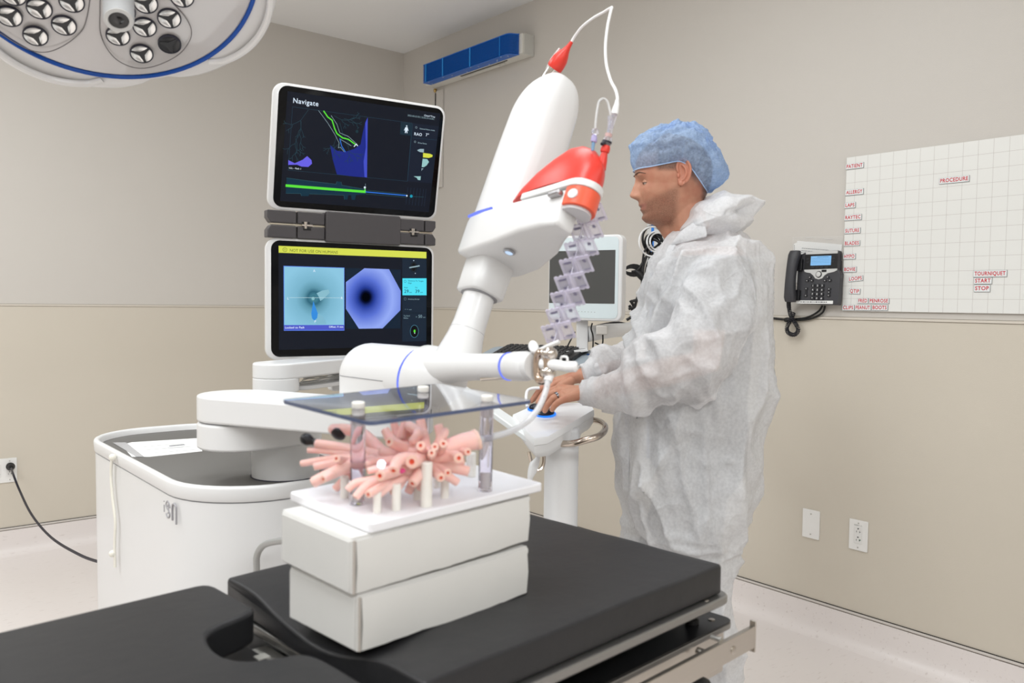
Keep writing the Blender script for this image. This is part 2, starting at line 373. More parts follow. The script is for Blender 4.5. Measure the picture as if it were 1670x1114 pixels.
for y in (275, 305):
    for x in (288, 535): pbox('soft_key', x-11, y-9, x+11, y+9, .014, .0165, m_key)
for x in (338, 385, 431, 478): pbox('soft_key', x-14, 352, x+14, 368, .014, .0165, m_key)
sw = [PX(*p) for p in ((257, 380), (575, 375), (575, 392), (545, 408), (490, 420), (462, 440), (440, 470), (405, 480), (372, 470), (350, 440), (320, 415), (280, 408), (260, 400))]
MB(Mt).prism(sw, .010, .0145).build('silver_trim', m_sil, t, bevel=.0008)
c = PX(405, 430)
MB(Mt @ T(c[0], c[1], .012)).lathe([(.0135, 0), (.0135, .004), (.0125, .005)], 24).build('button_ring', m_ph2, t)
MB(Mt @ T(c[0], c[1], .014)).lathe([(.0105, 0), (.0105, .005), (.009, .006)], 24).build('navigation_button', m_sil, t)
pbox('badge', 430, 384, 477, 408, .014, .0152, m_ph2, r=.0008)
keys = '123456789*0#'
for r_ in range(4):
    for k in range(3):
        x, y = 357+45*k, 543+42.5*r_
        kk = pbox('number_key', x-18, y-17, x+18, y+17, .010, .0165, m_key, r=.0025)
        p = PX(x, y); MB(Mt @ T(p[0], p[1], .0167)).text(keys[r_*3+k], .0105, bold=.02).build('key_digit', m_keytx, kk, smooth=0, recalc=False)
for x, y in ((318, 458), (293, 492), (340, 492), (492, 458), (467, 492), (515, 492), (513, 577), (513, 608), (513, 640), (290, 572), (290, 642)):
    kk = pbox('function_key', x-15, y-13, x+15, y+13, .010, .0160, m_key, r=.0025)
    p = PX(x, y); MB(Mt @ T(p[0], p[1], .0161)).box((0, 0, .0002), (.0032, .0028, .0004)).build('key_mark', m_keytx, kk, smooth=0)
pbox('volume_rocker', 279, 588, 301, 626, .010, .0150, m_key)
lb = pbox('paper_label', 192, 692, 556, 724, .0122, .0128, S('paper_white', (238, 238, 236), .7), r=.0005, bevel=0, label='white printed paper strip')
mb = MB(Mt @ T(0, 0, .0130)); xx = 240
random.seed(3)
while xx < 500:
    w = random.randint(7, 24); a = PX(xx, 707); b = PX(xx+w, 707); mb.box(((a[0]+b[0])/2, a[1], 0), (b[0]-a[0], .0045, .0001)); xx += w+6
mb.build('fine_print', S('print_grey', (120, 120, 122), .8), lb, smooth=0)
# handset: a curved bar lofted bottom to top
rings = []
for u in np.linspace(0, 1, 13):
    cx, cy_ = lerp(160, 178, u)-8*math.sin(PI*u), lerp(712, 188, u)
    p = PX(cx, cy_); w = .021+.006*abs(2*u-1)**2; d = .016+.004*abs(2*u-1); zc = .030+.010*math.sin(PI*u)
    if u in (0., 1.): w *= .8; d *= .75
    rings.append([(p[0]+w*math.copysign(abs(math.cos(a))**.6, math.cos(a)), p[1], zc+d*math.copysign(abs(math.sin(a))**.7, math.sin(a))) for a in [2*PI*i/16 for i in range(16)]])
MB(Mt).loft(rings).build('handset', m_ph, t, smooth=50, bevel=.002)
MB(Mt).box((PX(232, 0)[0]-.02, .06, .018), (.05, .05, .014)).box((PX(225, 0)[0]-.02, -.066, .018), (.05, .045, .014)).build('cradle', m_ph2, t, bevel=.003)
# coiled handset cord
PW = lambda cx, cy, X=XW-.03: onX(1270+cx/6.19, 380+cy/6.19, X)
path = spline([PW(100, 690, XW-.055), PW(104, 760), PW(128, 850), PW(170, 915), PW(197, 975), PW(170, 1022), PW(130, 1025), PW(90, 1000), PW(84, 950), PW(112, 890), PW(140, 835), PW(152, 800)], 14)
hel = []; L = 0
for i in range(len(path)-1):
    a, b = path[i], path[i+1]; tt = (b-a); ln = tt.length; tt.normalize()
    e1 = tt.cross(V((1, 0, 0))).normalized(); e2 = tt.cross(e1)
    k = max(2, int(ln/.0007))
    for j in range(k):
        q = a.lerp(b, j/k); th = 2*PI*(L+ln*j/k)/.0062
        hel.append(q+(e1*math.cos(th)+e2*math.sin(th))*.0075)
    L += ln
MB().tube(hel, .0023, 5).build('coiled_cord', S('coil_black', (35, 35, 42), .45), t, smooth=180)
t2 = thing('phone_cables', PW(440, 735, XW-.01), 'two black cables drooping from the phone along the wall joint', 'cable')
for k, dz in ((0, 0), (1, 22)):
    pts = [PW(440+28*k, 735, XW-.012), PW(400+40*k, 792+14*k, XW-.012), PW(300+30*k, 848+16*k, XW-.012), PW(190, 868+12*k, XW-.012), PW(80, 877, XW-.012), PW(0, 866+4*k, XW-.012), onX(1250, 517.5+k, XW-.012), onX(1215, 514+k, XW-.012), onX(1150, 511+k, XW-.012)]
    MB().tube(spline(pts, 8), .0042, 8).build('cable', S('cable_black2', (20, 20, 20), .5), t2)
MB(frameZ(PW(88, 878, XW-.012), (0, -1, 0))).ball((0, 0, 0), (.011, .011, .018), 12).build('cable_tie_wrap', S('cable_black2', (20, 20, 20), .5), t2)
# sheet protector with papers behind the phone
t = thing('paper_sleeve', MR(1.86, 1.52, .002), 'printed white papers in a clear plastic sleeve behind the phone', 'paper')
PB = lambda cx, cy: (lambda q: (-(q.y-1.86), q.z-1.52))(onX(1270+cx/6.19, 380+cy/6.19, XW-.003))
Mp = MR(1.86, 1.52, .002)
MB(Mp).prism([PB(*p) for p in ((185, 78), (640, 116), (606, 420), (590, 520), (170, 500))], 0, .0012).build('sheet', S('paper_white', (238, 238, 236), .7), t, smooth=0)
MB(Mp).prism([PB(*p) for p in ((152, 110), (185, 95), (195, 480), (140, 480))], 0, .0006).build('sheet', S('paper_white', (238, 238, 236), .7), t, smooth=0)
mb = MB(Mp)
for (x0, x1, y) in ((235, 505, 153), (230, 385, 178), (228, 300, 196)):
    xx = x0
    while xx < x1:
        w = random.randint(6, 20); a = PB(xx, y+(xx-x0)*.08); b = PB(min(xx+w, x1), y+(xx+w-x0)*.08)
        mb.box(((a[0]+b[0])/2, (a[1]+b[1])/2, .0016), (b[0]-a[0], .0022, .0002)); xx += w+5
for k in range(3): 
    a = PB(158, 128+k*18); mb.box((a[0], a[1], .0009), (.0022, .005, .0002))
mb.build('print_lines', S('print_grey2', (95, 95, 98), .8), t, smooth=0)
sl = [PB(*p) for p in ((140, 40), (655, 30), (650, 420), (590, 560), (135, 540))]
MB(Mp).prism(sl, .0024, .0027).build('sleeve', mat('sleeve_clear', (1, 1, 1), .15, alpha=.07), t, smooth=0)
MB(Mp).tube([V((*PB(*p), .003)) for p in ((270, 44), (300, 50), (355, 44))], .0009, 6).tube([V((*PB(*p), .003)) for p in ((440, 46), (480, 62), (550, 62))], .0009, 6).build('sleeve_crease_glint', mat('sleeve_glint', (1, 1, 1), .3, alpha=.5), t)  # pale streaks modelled as glints along creases in the clear plastic
# ================================================================== surgical light, top left
DL = 1.75
lc = W(170, -65, DL); q = ray(170, -65).normalized(); upp = (CU-q*CU.dot(q)).normalized()
n = (-q*math.cos(math.radians(34))-upp*math.sin(math.radians(34))).normalized()
exx = (CR-n*CR.dot(n)).normalized()
LM = frame(lc, exx, n.cross(exx))                     # local z = n: towards the bed
t = thing('surgical_light', LM, 'round white surgical light head with blue rim and lens clusters, overhead', 'surgical light')
RL = 240/FPX*DL
m_lw = S('lamp_white', (232, 230, 228), .25, coat=.3); m_lblue = S('lamp_blue', (0, 74, 165), .3); m_face = S('lamp_face', (205, 201, 199), .12, coat=1.0)
def lobe(a):
    d = min(abs((math.degrees(a)-c_+180) % 360-180) for c_ in (42, 138, 222, 318)); return max(0, 1-(d/44)**2)**.7 if d < 44 else 0
N = 96
rings = []
for (k, z, lw) in ((.90, -.11, 0), (1.02, -.07, .5), (1.05, -.05, .9), (1.062, -.035, 1), (1.064, -.022, 1), (1.055, -.012, .98), (1.035, -.006, .9), (1.0, -.007, .05)):
    rings.append([(RL*(k+.125*lw*lobe(2*PI*i/N))*math.cos(2*PI*i/N), RL*(k+.125*lw*lobe(2*PI*i/N))*math.sin(2*PI*i/N), z) for i in range(N)])
MB(LM).loft(rings).build('housing', m_lw, t, smooth=50)
MB(LM).lathe([(RL*.86, -.135), (RL*.9, -.11)], 64).lathe([(RL*.3, -.16), (RL*.86, -.135)], 64).build('back_cover', m_lw, t)
MB(LM).tube([(RL*math.cos(2*PI*i/N), RL*math.sin(2*PI*i/N), -.004) for i in range(N)], .0052, 10, loop=True).build('rim_ring', m_lblue, t)
MB(LM).lathe([(RL*.985, -.012), (RL*.975, -.004), (RL*.6, .004), (RL*.2, .006)], 96).build('lens_cover', m_face, t)
for c_ in (42, 138, 222, 318):                        # grip bars on the corners of the housing
    pts = []
    for k in range(13):
        a = math.radians(c_-25+50*k/12); w = math.sin(PI*k/12)**.6
        pts.append((RL*(1.045+.10*w)*math.cos(a), RL*(1.045+.10*w)*math.sin(a), -.006+.010*w))
    MB(LM).tube(spline(pts, 3), .0085, 10).build('grip', m_lw, t)
def LP(cx, cy, z=.0):                                 # a pixel of the first close-up, on the face plane
    p = onP(cx/3.976, cy/3.976, lc+n*.0065, n); l = LM.inverted() @ p; return l.x, l.y
m_bez = S('lens_bezel', (38, 38, 52), .35); m_refl = S('lens_reflector', (240, 239, 236), .30, metal=.85); m_dark = S('lens_dark', (46, 46, 48), .35); m_glassl = mat('lens_glass', (1, 1, 1), .02, trans=1, ior=1.45)
LENS = [(60, 105), (255, 55), (230, 232), (415, 163), (465, 12), (85, -35), (-90, 40), (290, -90), (945, 20), (1097, 118), (938, 175), (765, 232), (918, 347), (1100, 285), (800, 75), (1010, -90), (1180, -20)]
SPOTS = [LP(*q) for q in LENS]
for k in range(3):                                     # the clusters on the far side of the head
    for j, (ra, da) in enumerate(((.55, -14), (.55, 14), (.78, -20), (.78, 0), (.78, 20), (.34, 0))):
        a = math.radians((20, 90, 160)[k]+da); SPOTS.append((RL*ra*math.cos(a), RL*ra*math.sin(a)+.02))
used_ = []
for i, (x, y) in enumerate(SPOTS):
    R_ = .0258
    if i >= len(LENS) and any(math.hypot(x-a_, y-b_) < .06 for a_, b_ in used_): continue
    used_.append((x, y))
    f = T(x, y, .0045)
    lens = MB(LM @ f).lathe([(R_, 0), (R_, .004), (R_*.985, .0055), (R_*.90, .0055), (R_*.90, .001)], 28, caps=(True, False)).build('lens_module', m_bez, t)
    mb = MB(LM @ f)
    for k in range(3):                                # three petal reflectors and a three-armed web between them
        a0 = 2*PI*k/3+.5
        ring0 = []; pts = []
        for j in range(13):
            a = a0+.13+(2*PI/3-.26)*j/12; pts.append((R_*.88*math.cos(a), R_*.88*math.sin(a), .0042))
        am = a0+PI/3
        cxx, cyy = R_*.17*math.cos(am), R_*.17*math.sin(am)
        b = [(lerp(p[0], R_*.47*math.cos(am), .62), lerp(p[1], R_*.47*math.sin(am), .62), -.004) for p in pts]
        inner = [(lerp(cxx, p[0], .0)+0*p[0], lerp(cyy, p[1], .0), .0042) for p in pts]
        poly = pts+[(cxx, cyy, .0042)]
        cen = (R_*.5*math.cos(am), R_*.5*math.sin(am), .0)
        nv = len(poly)
        lo = [(lerp(p[0], cen[0], .45), lerp(p[1], cen[1], .45), .0012) for p in poly]
        mb.loft([poly, lo], caps=(False, True))
    mb.build('reflector', m_dark if i == 13 else m_refl, lens, smooth=60)
    mb = MB(LM @ f)
    for k in range(3):
        a = 2*PI*k/3+.5
        mb.prism([(R_*.90*math.cos(a-.05), R_*.90*math.sin(a-.05)), (R_*.90*math.cos(a+.05), R_*.90*math.sin(a+.05)), (R_*.26*math.cos(a+PI/3), R_*.26*math.sin(a+PI/3)), (0, 0), (R_*.26*math.cos(a-PI/3), R_*.26*math.sin(a-PI/3))], .0035, .0052)
    mb.build('web', m_dark, lens, smooth=0)
def groove(pts, nm='cover_seam'):
    P_ = [V((*LP(*p), .0062)) for p in pts]
    MB(LM).tube(spline(P_, 6), .0011, 6).build(nm, S('seam_grey', (120, 116, 116), .4), t)
groove([(-150, 120), (0, 215), (120, 290), (230, 335), (330, 333), (440, 280), (530, 200), (562, 120), (578, 30), (590, -60)])
groove([(650, -60), (648, 80), (650, 210), (690, 310), (760, 390), (860, 437), (960, 440), (1070, 405), (1170, 345), (1232, 260), (1240, 190), (1200, 110), (1130, 30), (1080, -30)])
# camera handle in the middle
hx, hy = LP(752, -20)
tip = onP(770/3.976, 130/3.976, lc+n*.12, n); tl = LM.inverted() @ tip
base = V((hx, hy, .004)); dvec = (tl-base)
Mh = LM @ frameZ(base, (0, 0, 1))
hl = .12
mb = MB(LM @ T(tl.x, tl.y, 0)); mb.lathe([(.052, .003), (.05, .006), (.036, .012), (.031, .02), (.0305, hl-.004), (.029, hl)], 40)
h = mb.build('camera_handle', S('handle_grey', (196, 198, 200), .35), t)
MB(LM @ T(tl.x, tl.y, hl)).lathe([(.029, -.001), (.0285, .002), (.0205, .0025), (.019, -.002)], 40).build('rim', S('handle_rim', (214, 214, 212), .4), h)
MB(LM @ T(tl.x, tl.y, hl)).lathe([(.0195, .0012), (.017, .0016), (.012, -.0005)], 32).lathe([(.012, .0005), (.006, .0022), (.001, .0027)], 32).build('camera_lens', S('camera_black', (18, 17, 19), .12, coat=.6), h)
# yoke and ceiling arm that carry the lamp, above the frame
MB(LM).box((0, 0, -.18), (.16, .12, .06)).build('hub', m_lw, t, bevel=.015, seg=3)
top = LM @ V((0, 0, -.2)); 
MB().tube(spline([top, top+V((-.15, .1, .12)), top+V((-.3, .2, .25)), V((top.x-.3, top.y+.2, ZC))], 6), .028, 16).build('suspension_arm', m_lw, t)
# ================================================================== operating table
BZ = .9
th = math.radians(5.0)
A_ = onZ(1178, 920, BZ)
BM = Matrix.Translation((A_.x, A_.y, 0)) @ Matrix.Rotation(th, 4, 'Z')      # x along the table (foot end = 0), y away from the camera
def BL(x, y, z): return BM @ V((x, y, z))
m_pad = S('pad_black', (41, 41, 43), .42, spec=.4, bump=.0006, bump_scale=30)
m_steel = S('stainless', (190, 184, 176), .28, metal=1, noise_amt=.04, noise_scale=8, stretch=(1, 40, 40))
m_alu = S('rail_grey', (150, 149, 147), .35, metal=.85)
m_blk = S('table_black', (20, 20, 21), .3)
tb = thing('operating_table', BM, 'black padded operating table with steel side rails across the foreground', 'operating table')
def cushion(x0, x1, y0, y1, z0, z1, r, fn, nx=44):
    rings = []
    sec = rrect(y1-y0, z1-z0, r, 5, (y0+y1)/2, (z0+z1)/2)
    # denser along the long top and bottom edges
    dense = []
    for i in range(len(sec)):
        a, b = sec[i], sec[(i+1) % len(sec)]
        k = max(1, int(math.dist(a, b)/.025))
        dense += [(lerp(a[0], b[0], j/k), lerp(a[1], b[1], j/k)) for j in range(k)]
    xs = [0, .0015, .004, .0075, r] + list(np.linspace(r, 1, nx)[1:-1]*0)
    xs = [x0+r*(1-math.cos(PI/2*i/5)) for i in range(6)]+list(np.linspace(x0+r, x1-r, nx)[1:-1])+[x1-r+r*math.sin(PI/2*i/5) for i in range(6)]
    cy_, cz = (y0+y1)/2, (z0+z1)/2
    for x in xs:
        e = max(0, x0+r-x, x-(x1-r)); ins = r-math.sqrt(max(0, r*r-e*e))
        ky = 1-ins/((y1-y0)/2); kz = 1-ins/((z1-z0)/2)
        rings.append([fn(x, cy_+(y-cy_)*ky, cz+(z-cz)*kz) for y, z in dense])
    mb = MB(BM); mb.loft(rings); return mb
PT = .055
def sag(x, y, z):
    k = sstep(-.58, -.72, x)*math.exp(-((y-.27)/.15)**2)
    top = sstep(BZ-PT, BZ, z)
    fold = .004*math.sin((y-.2)*30+x*20)*sstep(-.60, -.70, x)*sstep(.46, .36, y)*sstep(.0, .1, y)
    z2 = z-top*(.030*k)+top*fold*.8+top*.0022*noise.noise((x*5, y*7, 0))
    x2 = x+.006*math.sin(y*17)*sstep(-.64, -.70, x)
    y2 = y+.0012*math.sin(x*150+math.sin(x*47)*3)*(.4+.6*noise.noise((x*9, 0, 5)))*sstep(.03, .0, y)*(1-top)
    return (x2, y2, z2)
cushion(-.699, 0, 0, .540, BZ-PT, BZ, .006, sag).build('pad', m_pad, tb, smooth=60, label='foot pad under the boxes')
notch = [(-.711, .381), (-.738, .374), (-.775, .362), (-.805, .352)] + [(-.822-.016*math.sin(a)*1.0, .30+.05*math.cos(a)) for a in [PI*i/8 for i in range(0, 9)]]
lp = [(-1.9, .548)] + [(-.748, .548), (-.735, .544), (-.727, .534), (-.724, .52), (-.724, .40)]
lp += spline([V((-.724, .392, 0)), V((-.734, .378, 0)), (-.76, .366, 0), (-.80, .354, 0), (-.825, .335, 0), (-.838, .29, 0), (-.838, .25, 0), (-.822, .22, 0), (-.79, .203, 0), (-.76, .190, 0), (-.748, .165, 0), (-.746, .12, 0), (-.748, .05, 0), (-.750, .0, 0)], 4)
lp += [V((-1.9, .0, 0))]
MB(BM).prism([(p[0], p[1]) for p in lp], BZ-PT-.004, BZ-.004).build('pad', m_pad, tb, smooth=40, bevel=.013, seg=4, label='pad with a rounded cut-out')
# frame boards, spacers and rails
MB(BM).prism(rrect(.72, .565, .03, 5, -.338, .270), BZ-PT-.018, BZ-PT-.001).build('pad_tray', m_alu, tb, bevel=.005, seg=3)
MB(BM).prism(rrect(.70, .545, .03, 5, -.338, .270), BZ-PT-.0184, BZ-PT-.0180).build('tray_underside', m_blk, tb)
MB(BM).prism(rrect(.73, .57, .02, 5, -.342, .270), .795-.004, .795).build('lower_top', m_blk, tb, bevel=.001)
MB(BM).prism(rrect(.73, .572, .02, 5, -.342, .270), .795-.014, .795-.004).build('edge_strip', m_alu, tb, bevel=.002)
MB(BM).prism(rrect(.712, .552, .015, 4, -.344, .270), .70, .779).build('side_skirt', m_steel, tb, bevel=.002)
for x in (-.05, -.60):
    for y in (.03, .51):
        MB(BM @ T(x, y, 0)).lathe([(.013, .795), (.013, .802), (.0085, .806), (.0085, .826), (.011, .830)], 16).build('spacer', S('rubber_black', (25, 25, 26), .5), tb)
        MB(BM @ T(x, y-.028 if y < .2 else y+.028, 0)).lathe([(.006, BZ-PT-.002), (.006, BZ-PT+.0), (.004, BZ-PT+.0012)], 12).build('screw', m_steel, tb)
MB(BM @ T(-.012, .012, 0)).lathe([(.006, .795), (.006, .7965), (.003, .797)], 12).build('screw', m_steel, tb)
for y, s in ((-.048, -1), (.588, 1)):
    MB(BM).box((-.36, y, .770), (.78, .010, .040)).build('side_rail', m_steel, tb, bevel=.0015)
    for x in (-.10, -.42, -.70):
        MB(BM @ T(x, y-s*.005, .770) @ Matrix.Rotation(s*PI/2, 4, 'X')).lathe([(.008, -.002), (.008, .028)], 14).build('standoff', m_steel, tb)
        MB(BM @ T(x+.055, y+s*.005, .768) @ Matrix.Rotation(-s*PI/2, 4, 'X')).lathe([(.0075, 0), (.0075, .0012), (.006, .002)], 16).lathe([(.003, .0019), (.003, .0024)], 12).build('rail_bolt', m_steel, tb)
    MB(BM).box((.031, y, .771), (.004, .012, .058)).build('end_stop', m_steel, tb, bevel=.001)
MB(BM @ T(-.07, -.035, .79) @ Matrix.Rotation(PI/2, 4, 'X')).lathe([(.0045, -.012), (.0045, .004), (.006, .005), (.006, .009)], 12).build('pin', S('silver_pin', (205, 203, 198), .3, metal=.8), tb)
MB(BM).prism(rrect(1.04, .56, .02, 4, -1.385, .272), BZ-PT-.022, BZ-PT-.005).build('back_tray', m_blk, tb, bevel=.003)
MB(BM).box((-.735, .30, .80), (.06, .40, .02)).box((-.76, .24, .815), (.026, .03, .012)).build('hinge', S('hinge_grey', (60, 60, 62), .4, metal=.6), tb, bevel=.002)
hq = BM.inverted() @ onZ(427, 1070, .812); hq2 = BM.inverted() @ onZ(414, 1063, .812)
MB(BM).box((hq.x, hq.y, .806), (.020, .018, .012)).box((hq2.x, hq2.y, .804), (.008, .008, .010)).box((hq.x-.01, hq.y+.01, .797), (.10, .10, .006)).build('hinge_plate', S('hinge_plate', (205, 203, 196), .4), tb, bevel=.0008)
MB(BM).box((-1.32, .27, .77), (1.15, .5, .05)).build('back_frame', S('frame_grey', (70, 70, 72), .4, metal=.6), tb, bevel=.004)
MB(BM).box((-.75, .27, .40), (.30, .26, .66)).build('column', m_steel, tb, bevel=.02, seg=3)
MB(BM).box((-.80, .27, .05), (.95, .46, .10)).build('foot_base', m_steel, tb, bevel=.02, seg=3)
MB(BM).box((-.08, .02, .715), (.06, .05, .05)).build('clamp', m_blk, tb, bevel=.01)
MB(BM @ T(-.10, -.02, .705)).ball((0, 0, 0), (.028, .022, .02), 14).build('clamp_knob', S('rubber_black', (25, 25, 26), .5), tb)
# ================================================================== two white cardboard boxes
m_card = S('card_white', (226, 225, 222), .75, noise_amt=.02, noise_scale=14, bump=.0004, bump_scale=25)
m_cardedge = S('card_edge', (196, 188, 180), .85)
def carton(Mb, L, Wd, Hh, label, seed):
    rnd = random.Random(seed)
    t = thing('cardboard_box', Mb, label, 'box', 'white cardboard boxes stacked on the table')
    # core with softly bulging faces
    mb = MB(Mb)
    nx, nz = 18, 6
    def P(x, y, z):
        bul = .0035*math.sin(PI*min(1, max(0, x/L)))*math.sin(PI*min(1, max(0, z/Hh)))
        yy = y-bul if y < Wd/2 else y+bul
        return (x+.0012*noise.noise((x*9, z*9, seed)), yy+.0010*noise.noise((x*11, z*11, seed+3)), z)
    per = [(x, 0) for x in np.linspace(0, L, nx)]+[(L, y) for y in np.linspace(0, Wd, 9)[1:]]+[(x, Wd) for x in np.linspace(L, 0, nx)[1:]]+[(0, y) for y in np.linspace(Wd, 0, 9)[1:-1]]
    mb.loft([[P(x, y, z) for x, y in per] for z in np.linspace(0, Hh, nz)])
    mb.build('body', m_card, t, smooth=40, bevel=.0022, seg=2)
    # glued front panel: proud sheet with a wavy lower and upper edge
    xs = np.linspace(.006, L-.004, 26)
    wav = lambda x, k: .0022*noise.noise((x*14, k*5.1, seed))+.0015*noise.noise((x*40, k, seed+9))
    def sheet(off):
        lo = [(x, -off-.0035*math.sin(PI*x/L)*.9-.0006, .0015+wav(x, 1)) for x in xs]
        mi_ = [(x, -off-.0038-.0035*math.sin(PI*x/L)*.4, Hh*.5) for x in xs]
        hi = [(x, -off-.0006-.001*math.sin(PI*x/L), Hh-.0015+wav(x, 2)*.5) for x in xs]
        return lo, mi_, hi
    a, b = sheet(.0018), sheet(.0002)
    ring = [a[0][i] for i in range(len(xs))]
    mb = MB(Mb)
    mb.loft([a[0], a[1], a[2], b[2], b[1], b[0]], closed=False, loop=True, caps=(False, False))
    mb.build('front_panel', m_card, t, smooth=50)
    MB(Mb).box((.0035, -.0012, Hh/2), (.0030, .0024, Hh*.97)).build('corner_fold', m_cardedge, t, smooth=0)
    # lid with a folded tuck line and corner tabs
    MB(Mb).box((L/2, Wd/2, Hh+.0012), (L-.002, Wd-.002, .0022)).build('lid', m_card, t, bevel=.0008)
    MB(Mb).box((.004, Wd/2, Hh-.002), (.009, Wd*.96, .0062)).build('lid_fold', m_card, t, bevel=.0028, seg=3)
    MB(Mb).box((L-.003, .004, Hh-.006), (.010, .011, .012)).build('corner_tab', m_card, t, bevel=.004, seg=3)
    MB(Mb).box((-.0012, Wd/2, Hh/2), (.0020, Wd*.965, Hh*.93)).build('side_flap', m_card, t, bevel=.0009)
    return t
XB = BM @ T(-.709, .132, BZ-.0005) @ Matrix.Rotation(math.radians(.8), 4, 'Z')
carton(XB, .335, .172, .0765, 'lower white cardboard box, resting on the black table pad', 1)
t_r, t_b = -.018, .034
XB2 = BM @ T(-.717, .134, BZ+.0795) @ Matrix.Rotation(math.radians(1.0), 4, 'Z') @ Matrix.Rotation(t_r, 4, 'Y') @ Matrix.Rotation(t_b, 4, 'X')
carton(XB2, .348, .178, .0765, 'upper white cardboard box, stacked on the lower one under the lung model', 2)
# ================================================================== lung airway model
MF0 = frame(BL(-.69, .128, 1.0735), BM.to_3x3() @ V((1, 0, .020)), BM.to_3x3() @ V((0, 1, .036)))
nF = MF0.to_3x3() @ V((0, 0, 1))
def onF(x, y, h):                                      # pixel -> model coordinates on the plane h above the base board
    p = onP(x, y, MF0 @ V((0, 0, h)), nF); q = MF0.inverted() @ p; return V((q.x, q.y, h))
m_hdpe = S('board_white', (246, 246, 250), .4)
m_acr = mat('acrylic_tint', srgb(226, 229, 238), .02, trans=1, ior=1.49, spec=.6); m_acre = S('acrylic_edge', (96, 108, 142), .12, trans=.3)
m_acrp = mat('acrylic_clear', srgb(238, 234, 246), .04, trans=1, ior=1.49)
m_nyl = S('nylon_white', (246, 243, 236), .45)
lm = thing('lung_airway_model', MF0, 'pink branching airway model on a white board beneath a smoked acrylic plate', 'airway model')
MB(MF0).prism(rrect(.342, .214, .006, 3, .170, .107), -.0145, 0).build('base_board', m_hdpe, lm, bevel=.003, seg=3)
PH = .1365
MB(MF0).prism(rrect(.312, .232, .010, 4, .1475, .108), PH, PH+.0055).build('cover_plate', m_acr, lm, label='smoked clear acrylic plate')
MB(MF0).loft([[(x, y, z) for x, y in rrect(.3126, .2326, .0103, 4, .1475, .108)] for z in (PH-.0001, PH+.0056)], caps=(False, False)).build('plate_edge', m_acre, lm, label='slate blue polished plate edge')
for a, b in (((572, 668), (583, 822)), ((783, 649), (791, 800)), ((685, 633), (688, 776))):
    p = onF(*b, 0)
    tp = onF(*a, PH+.008)
    q = V((p.x, p.y, 0))
    post = MB(MF0 @ T(q.x, q.y, 0)).lathe([(.0112, .0002), (.0112, .0012), (.0108, .002), (.0108, PH-.001)], 28).build('post', m_acrp, lm)
    MB(MF0 @ T(q.x, q.y, 0)).lathe([(.0055, .003), (.0055, .028)], 16).build('dowel', m_nyl, post)
    MB(MF0 @ T(q.x, q.y, PH)).lathe([(.0060, -.02), (.0060, .0055), (.0092, .006), (.0095, .0068), (.0095, .0135), (.0085, .0148)], 24).build('post_cap', m_nyl, lm)
# the airway tree ---------------------------------------------------
def airmat():
    m = S('silicone_pink', (255, 204, 195), .42, sss=.35)
    return m
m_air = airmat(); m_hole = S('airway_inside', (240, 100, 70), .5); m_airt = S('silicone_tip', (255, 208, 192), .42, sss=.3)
DC = 1.245
def AP(x, y, dd=0): return W(x, y, DC+dd)
def branch(pts, r0, r1, hole=True, name='branch', m=None, bul=0):
    P_ = spline([AP(*p) for p in pts], 5); n_ = len(P_)
    rs = [lerp(r0, r1, i/(n_-1))*DC/FPX*(1+bul*math.sin(PI*i/(n_-1))) for i in range(n_)]
    mb = MB()
    tdir = (P_[-1]-P_[-2]).normalized()
    if hole:
        e = P_[-1]; r = rs[-1]
        mb.tube(P_+[e+tdir*.0008], rs+[r*.93], 14, 0, caps=(True, False))
        f = frameZ(e+tdir*.0008, tdir)
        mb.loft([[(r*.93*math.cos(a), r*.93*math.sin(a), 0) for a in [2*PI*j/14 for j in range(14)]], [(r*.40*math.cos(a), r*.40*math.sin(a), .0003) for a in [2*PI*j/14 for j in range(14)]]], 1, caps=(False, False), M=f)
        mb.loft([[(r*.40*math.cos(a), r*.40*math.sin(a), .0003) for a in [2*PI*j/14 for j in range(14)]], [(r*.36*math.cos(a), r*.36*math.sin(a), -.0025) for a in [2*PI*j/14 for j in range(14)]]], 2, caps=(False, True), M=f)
    else: mb.tube(P_+[P_[-1]+tdir*rs[-1]*.5], rs+[rs[-1]*.6], 14, 0)
    return mb.build(name, [m or m_air, m_airt, m_hole], lm, smooth=60, recalc=True)
branch([(778, 717, .04), (755, 722, .03), (730, 731, .02), (706, 740, .01), (688, 746, 0)], 17, 14, False, 'trachea')
MB(frameZ(AP(777, 717, .04), (AP(790, 712, .045)-AP(777, 717, .04)))).lathe([(.0158, -.004), (.0166, -.001), (.0166, .002), (.0112, .003), (.0112, -.012)], 28, caps=(False, False)).build('trachea_mouth', m_airt, lm)
branch([(692, 744, 0), (665, 742, 0), (640, 742, .0), (622, 737, .0)], 13, 10, False, 'main_bronchus')
branch([(694, 746, 0), (690, 757, -.01), (676, 765, -.02), (655, 768, -.03)], 13, 9, False, 'main_bronchus')
